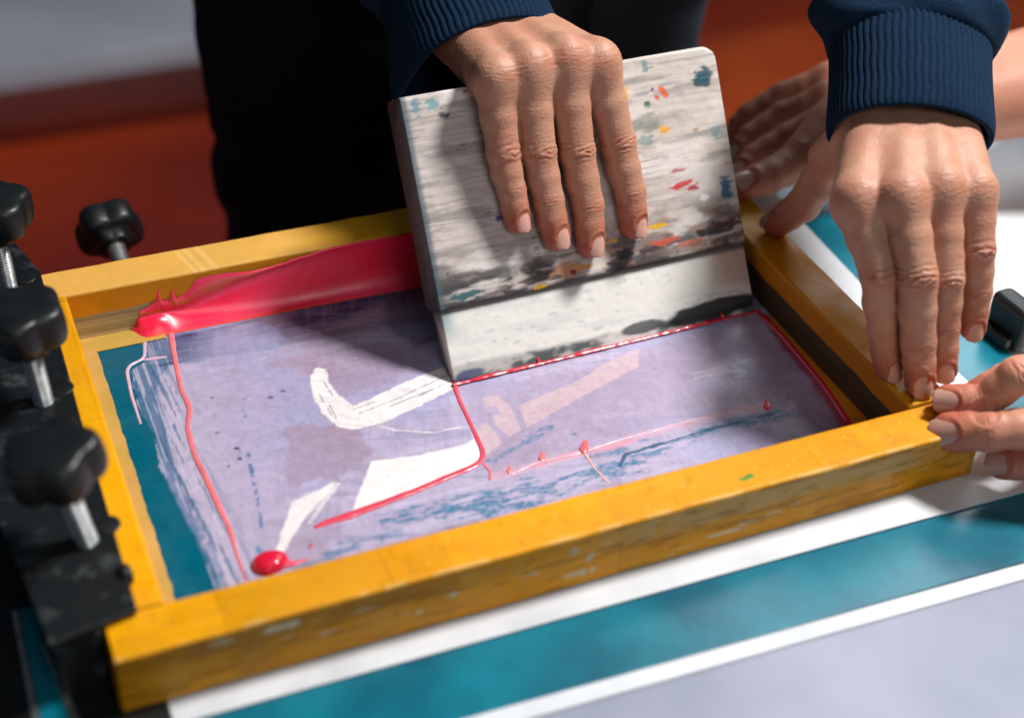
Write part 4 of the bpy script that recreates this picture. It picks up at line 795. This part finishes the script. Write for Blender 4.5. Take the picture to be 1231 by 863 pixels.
# left hand on the right bar
wB = 0.80446
B_idx = [(0.41134,0.090565,0.12866),(0.41467,0.064716,0.096486),(0.42103,0.059193,0.063775),(0.42542,0.052764,0.042076)]
B_mid = [(0.42818,0.075819,0.13486),(0.42764,0.050769,0.10151),(0.43159,0.04241,0.064106),(0.43396,0.036332,0.04172)]
B_rng = [(0.44941,0.073993,0.13773),(0.44727,0.050603,0.095602),(0.44942,0.04564,0.067829),(0.45043,0.039216,0.044288)]
B_pky = [(0.47038,0.071496,0.13308),(0.46801,0.055226,0.10587),(0.46949,0.049412,0.083304),(0.4681,0.044469,0.0635)]
B_th = [(0.45229,0.14603,0.13044),(0.4508,0.16888,0.10242),(0.44996,0.1859,0.06126),(0.44283,0.19949,0.04222)]
B_w = np.array((0.4865,0.15697,0.14405)); B_f = np.array((0.52262,0.21925,0.17359))
vB = -np.array((0.33264,0.72144,-0.60735))
dorsB = unit(np.cross(np.array(B_idx[0])-np.array(B_pky[0]), B_w-(np.array(B_mid[0])+np.array(B_rng[0]))/2)); dorsB = dorsB*np.sign(dorsB @ vB)
rB = np.array((0.92047,-0.38848,0.042687))
hand(p1, [(B_idx, (.0119, .0101, .0088, .0076), vB+rB*.35), (B_mid, (.0113, .0104, .0093, .0080), vB+rB*.05), (B_rng, (.0103, .0092, .0083, .0072), vB+rB*.0), (B_pky, (.0101, .0090, .0079, .0068), vB+rB*.1)],
     (B_th, (.0125, .0112, .0105, .0085), vB*.2+np.array((0, .1, 1))-rB*.5), B_w, B_f, dorsB, .0008, M_skin, M_nail, rw=.0172, tend=.74, knuck=-.0022, wrink=1.4)
sh_r = (.13, .56, .50); sh_l = (.60, .55, .50)
ca = np.array((0.28196,0.28875,0.13258)); ea = np.array((0.28556,0.55358,0.25154))
sleeve(p1, ca, ea, sh_r, (0.86456,0.017817,0.49468), .0465, .036, 72, .062, 1.0, .014, 1.25)
cb_ = np.array((0.46818,0.12828,0.13286)); eb = np.array((0.57725,0.33037,0.26142))
sleeve(p1, cb_, eb, sh_l, rB, .0445, .036, 72, .062, 2.3, 0, 1.18)
# torso and trousers, out of focus behind the table
def body(name, cones, lo, hi, res, mat, parent, k=.05):
    f = Field(lo, hi, res); G = f.new()+.05
    for a, b_, ra, rb, fl in cones: f.cone(G, a, b_, ra, rb, k, ((0, 1, 0), fl))
    V, F = f.mesh(G); V = relax(V, F, 4); N = vnormals(V, F); V = V+N*((fbm(V[:, 0]*9+V[:, 2]*5, V[:, 2]*14-V[:, 0]*4+V[:, 1]*6, 6)-.5)*.03)[:, None]; return mo(name, V, F, mat, parent, True)
PX, PY = .360, .575
body('trousers', [((PX, PY, .02), (PX, PY, -.10), .150, .150, 1.5), ((PX-.085, PY, -.10), (PX-.10, PY+.03, -.76), .095, .062, 1.1), ((PX+.085, PY, -.10), (PX+.10, PY+.03, -.76), .095, .062, 1.1)], (PX-.35, PY-.25, -.785), (PX+.35, PY+.25, .12), .010, M_dark, p1)
body('sweatshirt', [((PX, PY, .0), (PX, PY, .30), .185, .19, 1.5), ((PX, PY, .30), (PX, PY, .50), .19, .17, 1.5), ((PX-.19, PY-.02, .50), (PX+.19, PY-.02, .50), .075, .075, 1.0)], (PX-.35, PY-.3, -.20), (PX+.42, PY+.3, .60), .010, M_dark, p1)  # same navy sweatshirt coloured near black, its shade put into the cloth
body('jacket_panel', [((PX+.115, PY-.055, -.12), (PX+.125, PY-.06, .34), .085, .085, 1.3)], (PX-.05, PY-.3, -.25), (PX+.35, PY+.3, .45), .008, M_slate, p1, .02)

# second person: bare arms reaching in from the right
p2 = thing('person', 'second person at the right, only bare hands on the frame corners visible', 'person')
C_th = [(0.51938,0.26256,0.05862),(0.49289,0.25275,0.048924),(0.46548,0.24708,0.043641),(0.44493,0.24516,0.04252)]
C_i = [(0.52958,0.27851,0.058457),(0.50256,0.28596,0.044272),(0.47938,0.28695,0.032752),(0.46542,0.2808,0.026034)]
C_m = [(0.54075,0.30133,0.058745),(0.51519,0.31242,0.044753),(0.49125,0.31278,0.032068),(0.47883,0.30693,0.02325)]
C_r = [(0.55456,0.32335,0.059536),(0.52868,0.33721,0.045368),(0.50446,0.33825,0.033332),(0.49223,0.33499,0.022761)]
C_w = np.array((0.5917,0.27685,0.057574)); C_f = np.array((0.72651,0.2477,0.080323))
hand(p2, [(C_i, (.0110, .0100, .0092, .0084), (0, 0, 1)), (C_m, (.0110, .0102, .0092, .0084), (0, .3, 1)), (C_r, (.0108, .0098, .009, .0082), (0, .5, 1))],
     (C_th, (.0135, .0125, .0112, .0095), (0, -.4, 1)), C_w, C_f, (.1, -.1, 1), .0013, M_skin2, M_nail2, rw=.024, fore_r=.034, wrink=.6)
E_1 = [(0.49623,0.009867,0.05038),(0.46362,0.001103,0.063273),(0.45257,0.0057259,0.046246),(0.438,0.016863,0.04232)]
E_2 = [(0.51737,-0.020054,0.026416),(0.46924,-0.02128,0.044701),(0.44521,-0.0097748,0.040269),(0.4331,0.0041837,0.032104)]
E_3 = [(0.51594,-0.036645,0.014163),(0.47932,-0.034906,0.029097),(0.46349,-0.025776,0.026333),(0.45578,-0.015994,0.020562)]
E_0 = [(0.52014,0.027868,0.035467),(0.49271,0.026757,0.038878),(0.47772,0.029414,0.030531),(0.46846,0.030825,0.023843)]
E_w = np.array((0.55398,-0.035508,0.028114)); E_f = np.array((0.66223,-0.058621,0.027014))
hand(p2, [(E_0, (.0105, .0095, .0088, .0080), vB), (E_1, (.0110, .0100, .0088, .0080), vB), (E_2, (.0120, .0108, .0104, .0100), vB-np.array((0.20515,0.57325,0.79329))*.0), (E_3, (.0105, .0095, .0090, .0086), vB)],
     None, E_w, E_f, vB, .0009, M_skin2, M_nail2, rw=.022, fore_r=.032)
for s_, e_, sh_ in ((C_f, C_f+np.array((.10, .02, .05)), (1.05, .30, .42)), (E_f, E_f+np.array((.10, .0, .04)), (1.05, .0, .42))):
    tube('short_sleeve', bez([s_, e_, np.array(sh_)], 24), lambda s, th: (.05+.05*min(1, s/.3)+0*th, .05+.05*min(1, s/.3)+0*th), 40, M_dark, p2, (0, 1, 0))

# ------------------------------------------------------------------ background things
zf = -.78
bp_ = [(-0.31343,2.0631,-0.7),(0.61672,2.0816,-0.7),(0.73661,2.5063,-0.7),(-0.30611,2.7547,-0.7)]
tag(prism('pale_board', [tuple(q[:2]) for q in bp_], zf, -.70, M_bgwhite, None, .004), 'blurred pale grey board on the floor at the upper left', 'board')
tag(prism('orange_step', [tuple(q[:2]) for q in [(1.0277,1.8266,-0.7),(2.2919,1.7808,-0.7),(1.6761,1.0333,-0.7),(0.76001,1.1807,-0.7)]], -.78, -.70, M_step, None, .004), 'blurred orange wooden step on the floor behind the squeegee', 'step')
bq_ = [(-0.3247,1.9466,-0.74),(0.5746,1.9402,-0.74),(0.62217,2.1087,-0.74),(-0.32318,2.0901,-0.74)]
tag(prism('shade_strip', [tuple(q[:2]) for q in bq_], zf, -.74, M_shade, None, .004), 'dark red strip standing in for the shade in front of the pale board', 'shade')  # dark strip added for the shadow side of the pale board
